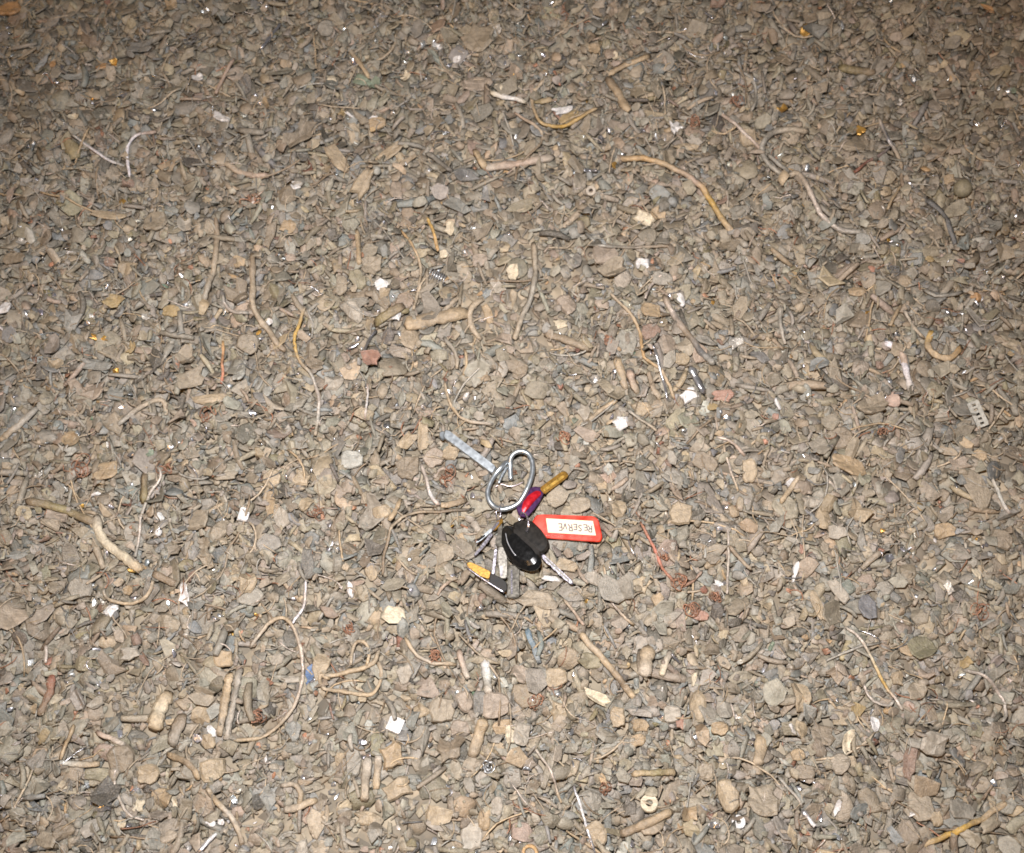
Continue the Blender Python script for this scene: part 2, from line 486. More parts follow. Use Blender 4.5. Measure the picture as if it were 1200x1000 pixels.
# ================================================================== FEATURES READ FROM THE PHOTOGRAPH
# wires and sticks:  colours ; radius px ; flatness ; points ; name ; category ; label
WIRES = """
pink,lwire,lwire;1.8;1;183,155 165,157 153,165 149,180 152,207;wire;wire;thin bright wire bent like a hook near the upper left corner
gwire,lwire,gwire;1.7;1;85,158 105,173 125,186 145,195;wire;wire;nearly straight thin grey wire left of the bright hooked wire
pink;1.8;1;275,70 262,90 253,110;wire;wire;short pinkish wire between two white bits at the upper left
twire,pink;3.2;.8;262,190 285,203 315,206;twig;stick;flat brown stick lying below the long white flake at upper left
silver;2.2;.7;328,28 316,44 305,58;wire;wire;short silver wire beside the shiny foil ball at the top
gwire,tan,tan;2.6;.6;407,55 420,72 433,92;strip;strip;split tan sheath narrowing to a thin line at the top
twire;1.4;1;463,40 463,53 452,66 440,71;wire;wire;small tan wire arc right of the split tan sheath
gwire,dark;2.6;.8;500,179 515,190 530,202;tube;tube;dark narrow tube left of the forked pale stick
pale,pink,pale;5.6;.75;568,197 590,194 620,189 648,184;twig;stick;pale knobbly stick with a forked left end near top centre
tan;4;.8;556,178 562,188 569,199;twig;stick;short stub leaning on the fork of the pale knobbly stick
cream,white,cream;3.6;.7;575,108 590,113 605,116 617,119;strip;strip;cream white sheath strip at the top centre
olive,tan;4.6;.6;626,119 636,119 647,115;strip;strip;stubby olive tan strip just right of the cream sheath strip
twire,tan,yellow,tan;1.9;1;637,95 625,110 624,125 633,143 648,148 665,147 685,135 700,127;wire;wire;tan wire curling round below the cream sheath strip
pink,twire,brown,brown;1.5;1;602,132 620,143 635,155 634,168 620,182 608,195 603,212;wire;wire;thin wire curving down across the pale knobbly stick
tan;4.2;.7;713,87 726,80 742,72 761,65;twig;stick;tan twig with a torn end under a small white chip
brown,tan;6;.6;712,92 725,110 738,130;twig;stick;broad brown stick below the torn tan twig
gwire;1.8;1;860,80 878,90 886,105 885,120 880,131;wire;wire;greenish grey wire arc right of top centre
tan,otan,tan,pink,yellow,tan,gwire;3.1;1;727,187 750,185 765,188 790,198 815,212 830,230 843,252 860,275 876,289;cable;cable;long yellow tan cable sweeping down right of top centre
pink,bwire,pink;2;1;843,132 860,145 880,163 893,177;wire;wire;straight pinkish wire running into the knotted cable
twire,gwire,gwire,twire,bwire,gwire;3.2;1;946,155 925,152 905,157 895,168 893,180 900,193 912,203 925,206 934,203 945,215 955,238 965,255 985,270 1010,272;cable;cable;looped grey brown cable trailing to the right at upper right
gwire;2.3;1;899,180 912,192 926,202;wire;wire;short strand lying inside the loop of the knotted cable
silver;2.4;.7;683,199 700,201;pin;pin;small pale metal pin under the pale knobbly stick
twire,silver,twire,brown,pink;1.8;1;1030,140 1037,155 1046,172 1055,190 1057,214 1070,237;wire;wire;thin crooked wire with a shiny part at the upper right
dgrey,redbr;1.6;1;1044,172 1030,182 1015,191 1001,202;wire;wire;thin dark straight wire joining the crooked shiny wire
tan;1.6;1;1055,217 1047,232 1040,246;wire;wire;short tan wire under the crooked shiny wire
dgrey,dgrey;3.1;.8;1085,233 1103,248 1112,265 1119,286;cable;cable;dark grey cable end near the grey yellow ball
olive,brown;7;.7;985,79 1003,82 1026,84;twig;stick;thick olive brown stick in the dim upper right
silver;2;.6;826,14 836,22;strip;strip;small silver strip at the top edge beside a red chip
brown,twire,gwire;3;.9;252,253 254,285 250,315 242,340 235,360;twig;stick;long curved brown stick left of centre in the upper half
gwire,bwire,gwire;2.1;1;261,345 265,358 275,366 292,367;wire;wire;grey wire hooked under a brown pebble left of centre
brown,twire,twire,brown;3.6;.9;296,297 297,330 297,355 303,372 320,395 335,412;cable;cable;brown cable running down right of the wire hooked pebble
otan,red;1.7;1;262,400 261,425 259,450;wire;wire;upright copper orange wire above the orange tangle at left
tan,pale,gwire;4.2;.8;0,516 20,500 45,477;twig;stick;pale stick entering from the left edge at mid height
gwire,twire,twire;3;.8;140,497 160,480 178,471 190,470 195,486;twig;stick;bent grey twig with a short fork left of centre
twire,yellow,yellow,tan,gwire,bwire,gwire,twire;1.9;1;357,361 349,385 345,405 352,423 365,440 373,465 373,490 369,511;wire;wire;long wavy wire turning from yellow to grey left of centre
gwire;1.3;1;358,361 366,378 366,396;wire;wire;fine wire beside the yellow start of the long wavy wire
tan,taupe,tan;9.5;.6;475,380 495,377 520,371 546,366;twig;stick;thick pale tan stick lying level above the centre
olive,brown;7;.6;441,379 455,368 472,358;strip;bark strip;olive brown bark strip touching a white chip above centre
silver;1.5;1;441,387 433,397 428,407 425,418;wire;wire;short silvery wire ending at the salmon red chip
pink,white,pink;1.2;1;430,450 431,463 429,478 428,492;wire;wire;thin pink and white thread below the salmon red chip
silver;2;.7;408,409 421,401;strip;strip;tiny white metal strip left of the salmon red chip
otan,twire,twire;1.6;1;470,270 485,290 493,315 490,340 485,361;wire;wire;thin tan wire arc above the thick level stick
yellow,otan;1.6;.8;500,255 508,273 513,294;wire;wire;yellow orange sliver above the cream pebble
tan;3.4;.6;418,269 420,290 421,311;strip;strip;straight tan strip standing upright in the upper middle
twire;3.1;1;566,350 553,360 551,375 555,387 563,397;cable;cable;curved grey tan cable bend beside the orange chip
gwire,twire;2.2;1;520,396 531,410 536,422 536,432;wire;wire;short curved wire right of the salmon red chip, nearer the centre
tan;1.7;1;544,410 547,425 542,441;wire;wire;tiny tan wire just right of the short curved wire
twire,tan,pale;2;1;521,448 526,468 533,482 547,493 577,498;wire;wire;tan wire curving over the steel rod handled key
twire,gwire,twire;2.8;1;625,285 628,320 622,350 612,372 603,398;wire;wire;long grey tan wire arc above and right of the centre
bwire;1.6;1;756,350 760,338 768,328 776,322;wire;wire;small bright wire arc under the rounded white stone
brown,bwire,brown,dgrey,gwire;4.3;1;778,348 790,370 805,390 820,411 836,427;tube;tube;straight dark brown tube right of centre in the upper half
twire,tan,otan,tan,tan;1.7;1;717,345 735,364 747,382 752,400 755,418 770,430 781,444 790,468;wire;wire;long thin wavy tan wire left of the dark brown tube
silver,steel,silver;1.6;.8;765,405 770,420 776,443 783,470;wire;wire;crinkled silver strand crossing the thin wavy tan wire
steel,silver;4.6;.7;808,431 815,443 824,461;ferrule;ferrule;tapering silver ferrule below the dark brown tube
brown,taupe;4.6;.7;640,391 660,397 692,408;twig;stick;brown stick left of the thin wavy tan wire
pale,gwire,pale;1.9;1;915,359 914,378 920,403;wire;wire;upright pale wire right of the dark brown tube
brown;2.4;.7;904,396 918,410;twig;stick;small dark twig at the foot of the upright pale wire
lwire,lwire,lwire,pale;3.2;1;1037,401 1049,407 1057,422 1063,440 1068,458;wire;wire;stout bright bent wire at right above mid height
yellow,tan,tan,otan;3.9;1;1091,388 1086,403 1094,416 1112,420 1126,408;cable;cable;yellow tan cable bent like a cup near the right edge
pale,twire;1.7;1;1060,364 1067,378 1082,396;wire;wire;thin pale wire above the cup shaped cable
tan;1.8;1;1057,356 1050,370 1043,382;wire;wire;short tan wire left of the thin pale wire at right
gwire;2;1;1083,340 1100,347 1128,343;wire;wire;thin grey wire left of the yellow chip at right
silver;1.9;.7;1026,460 1034,461;strip;strip;tiny silver strip below the bright bent wire, left one
silver;1.8;.7;1048,461 1058,461;strip;strip;tiny silver strip below the bright bent wire, right one
white;2;.6;909,468 914,480;strip;strip;short white strip above the tiny red bit at right
brown,olive,brown;5.6;.9;33,587 70,596 112,613;tube;tube;thick dark brown tube at the left below mid height
pale,cream,cream,cream,tan;5.8;1;113,608 117,625 130,641 148,655 165,668;cable;cable;cream coloured bent cable piece meeting the dark brown tube
brown,brown;5.5;.7;180,673 192,678 206,685;twig;bark strip;rough brown bark piece right of the cream cable piece
twire,tan,gwire;2.1;1;180,680 172,697 155,707 135,706 122,698 122,690;wire;wire;tan wire curved like a bowl below the cream cable piece
gwire,bwire,gwire,bwire,gwire;1.8;1;186,545 188,560 175,580 166,605 163,630 159,651;wire;wire;slim grey wire rising from the cream cable to a copper tangle
brown,olive;4.2;.7;169,555 168,590;twig;stick;short upright brown stick left of the slim grey wire
bwire,bwire,white,pink;1.9;1;494,545 498,557 503,575 508,585 515,592;wire;wire;short pinkish white wire left of the keys
tan,brown;4;.7;517,592 530,591 546,586;twig;stick;pointed tan splinter at the foot of the pinkish wire
dark,brown,twire,twire,brown,brown;1.6;1;553,597 525,599 500,600 477,603 462,615 455,628 450,650 449,675;wire;wire;long fine brown wire bending down left of the keys
tan;2.8;.9;470,586 464,598 457,610;twig;stick;short tan stick crossing the bend of the fine brown wire
lwire,bwire,lwire,lwire;1.7;1;359,681 358,697 354,713 346,726 339,734;wire;wire;bright curved wire left of centre in the lower half
gwire;2;1;390,700 382,712 373,727;twig;stick;small straight grey stick right of the bright curved wire
bwire,pink;1.8;1;841,512 858,518 873,534;wire;wire;short bent pinkish wire right of the red tag, upper one
tan,bwire,tan;1.5;1;847,520 855,548 865,575;wire;wire;straight thin wire right of the red tag
bwire,pale,bwire;1.3;1;853,618 854,655 852,697;wire;wire;upright fine pale wire right of the copper strands
tan,bwire,tan;1.8;1;708,662 712,695 725,717 743,732;wire;wire;pale wire curving down beside the crumbling grey chip
twire,pink;1.6;1;661,702 672,717 684,733;wire;wire;thin wire below the bright key blade
copper,red,copper;1.7;1;750,612 763,635 775,662 790,682;wire;wire;copper strand running down to the reddish knots
copper,pink;1.5;1;795,690 812,681 822,670;wire;wire;short copper strand rising from the reddish knots
pale,ltgrey,bwire;1.9;1;1162,560 1172,583 1184,602;wire;wire;pale wire near the right edge beside the large oval flake
redbr,brown;5.6;.6;61,790 58,812 46,838;strip;bark strip;reddish brown strip at lower left
tan,cream,tan;10.5;.6;195,812 186,832 180,852;twig;block;pale tan rounded block at lower left
brown,grey;10;.5;214,838 200,872;strip;strip;dark grey brown slab right of the pale tan rounded block
pale,grey,pale;4;.6;281,783 276,810 265,866;strip;strip;long ribbed pale strip at lower left, right rib
tan,taupe;5.5;.6;269,790 265,815 257,862;strip;strip;broad tan strip left of the ribbed pale strip
tan,brown,tan;3.4;.8;196,884 213,890 225,899 234,913;twig;stick;curved tan stick left of the pale brown block
twire,tan,pale,twire,brown;3.9;.9;243,925 255,940 267,953 279,973 285,990;twig;stick;curved stick below the pale brown block
bwire,pale,bwire;1.7;1;135,902 135,920 140,938 150,953 168,962;wire;wire;thin pale wire arc at the lower left
tan;2.3;.9;86,850 79,870 71,889;twig;stick;slim tan stick leaning at lower left
ltgrey,tan;3.4;.8;70,893 92,895 117,895;strip;pin;level grey pin at the lower left
pink,pale;3.4;.8;114,858 130,866 146,873;twig;stick;short pinkish grey stick above the level grey pin
silver,white;2.2;.8;232,998 254,977;wire;wire;bright white strip at the bottom edge, left
pale,tan,bwire,twire,tan;1.9;1;293,758 310,735 330,724 345,737 353,765 355,795 345,828 322,855 300,866 274,868;wire;wire;big wire arc round the blue chip at lower left
twire,tan,twire;2.3;1;378,793 395,790 420,785 437,777 444,762;wire;wire;upper strand of the wire loops right of the blue chip
tan,twire,tan,twire;2.4;1;385,795 377,792 375,800 382,808 405,811 430,815 443,806 447,790 444,776;wire;wire;lower strand of the wire loops right of the blue chip
twire,tan;2;1;411,780 413,760 423,752 432,762 430,780;wire;wire;small upper loop of the wire loops right of the blue chip
tan,pale,tan;2.2;1;475,748 490,769 508,777 534,779;wire;wire;tan wire arc below the keys to the left
pink,pale;3.2;.8;538,762 543,778 549,796;strip;strip;pinkish strip left of the whitish stick below the keys
white,ltgrey,pale;5.5;.7;569,775 571,792 573,811;strip;stick;whitish grey stick below the keys
tan,taupe;7.4;.6;566,843 560,862 552,886;twig;stick;broad tan stick under the pair of round stones
pale,tan;5.4;.7;444,885 442,905 441,925;strip;stick;pale upright stick below the white diamond chip
pale,taupe;6;.6;430,888 428,912 427,938;strip;stick;flat taupe stick left of the pale upright stick
pale,taupe,tan;3.6;1;329,921 345,919 353,930 351,942;tube;tube;small hooked tube at lower left of centre
pale,tan;5;.8;333,949 350,946 370,936;tube;tube;stubby pale tube under the small hooked tube
teal,blueg;3.6;.7;617,736 624,755 632,778;strip;strip;blue grey strip just below the keys
tan,twire,tan,brown,tan;4.7;1;680,742 700,765 722,790 743,818;tube;tube;straight tan tube below the red tag
tan,pale;9.3;.6;760,759 757,778 755,792;strip;block;tan capsule shaped chip right of the straight tan tube
pale,cream;4.2;.6;786,762 780,777 776,792;strip;strip;pale split strip right of the capsule shaped chip
silver;1.6;.8;787,767 796,777;pin;pin;tiny bright pin right of the pale split strip
silver,white,silver;1.6;.8;673,921 679,940 685,960 697,1000;wire;wire;bright white straight wire at the bottom edge
pale,bwire,tan;2;1;628,880 643,900 651,920 657,940;wire;wire;pale bent wire left of the bright straight wire
tan,olive,tan;4.4;.6;740,908 770,905 792,905;twig;stick;level tan stick at lower right of centre
brown,tan;5.8;.8;728,977 757,966 786,950;tube;tube;brown tube touching the tan ring at the bottom
tan,taupe;8.4;.5;893,862 890,898;strip;plate;upright tan plate at lower right
pale,bwire,cream,yellow,bwire,pale;2.2;1;991,735 1008,748 1020,770 1035,800 1048,818 1058,832;wire;wire;bright slanting wire at lower right
bwire,gwire;1.6;1;1013,803 1018,815 1028,824 1040,827 1048,821;wire;wire;small wire arc touching the bright slanting wire
gwire,bwire,bwire,gwire;1.8;1;1125,786 1145,789 1160,798 1173,815 1178,832 1175,846;wire;wire;wire arc near the right edge in the lower half
tan,yellow,yellow,tan,tan;3.1;.8;1082,991 1110,979 1130,970 1155,957 1181,940;strip;straw;yellow straw like strip in the bottom right corner
gwire,pale;2;.9;912,910 928,928 940,945;strip;strip;thin grey strip leading to the silver pin at lower right
silver,white;2.6;.8;940,950 955,969;pin;pin;short silver pin at lower right
white,pale;2.1;.7;925,848 930,857 938,864;strip;strip;white curl of plastic below the tan oval flake
silver,steel;1.8;.7;705,30 712,24;pin;pin;tiny silver pin at the very top
bwire;2;.8;54,755 53,778;pin;pin;upright tiny silver pin at lower left
pale,grey;2.2;.8;410,860 413,880;pin;pin;small pale pin left of the white diamond chip
gwire,twire;1.6;1;735,480 752,493 770,505;wire;wire;thin grey wire right of the clear whitish chip
twire,tan;2.2;.9;690,492 707,480 722,470;twig;stick;slim stick leaning left of the clear whitish chip
brown,twire;2.4;.9;855,640 868,655 880,668;twig;stick;small brown twig right of the upright fine pale wire
tan,twire;2.6;.9;915,590 925,575 938,558;twig;stick;small tan twig crossing the white triangle chip's foot
brown,twire;3.5;.7;760,435 765,452 773,468;twig;stick;short brown stick below the thin wavy tan wire's middle
tan,taupe;5;.6;722,420 728,437 733,455;twig;stick;taupe stick above the clear whitish chip
pink,taupe;5.5;.6;737,435 742,450 747,462;strip;strip;pinkish strip right of the taupe stick above centre
gwire,brown;1.7;1;700,288 740,290 785,288;wire;wire;level thin wire above the large round pinkish flake
"""
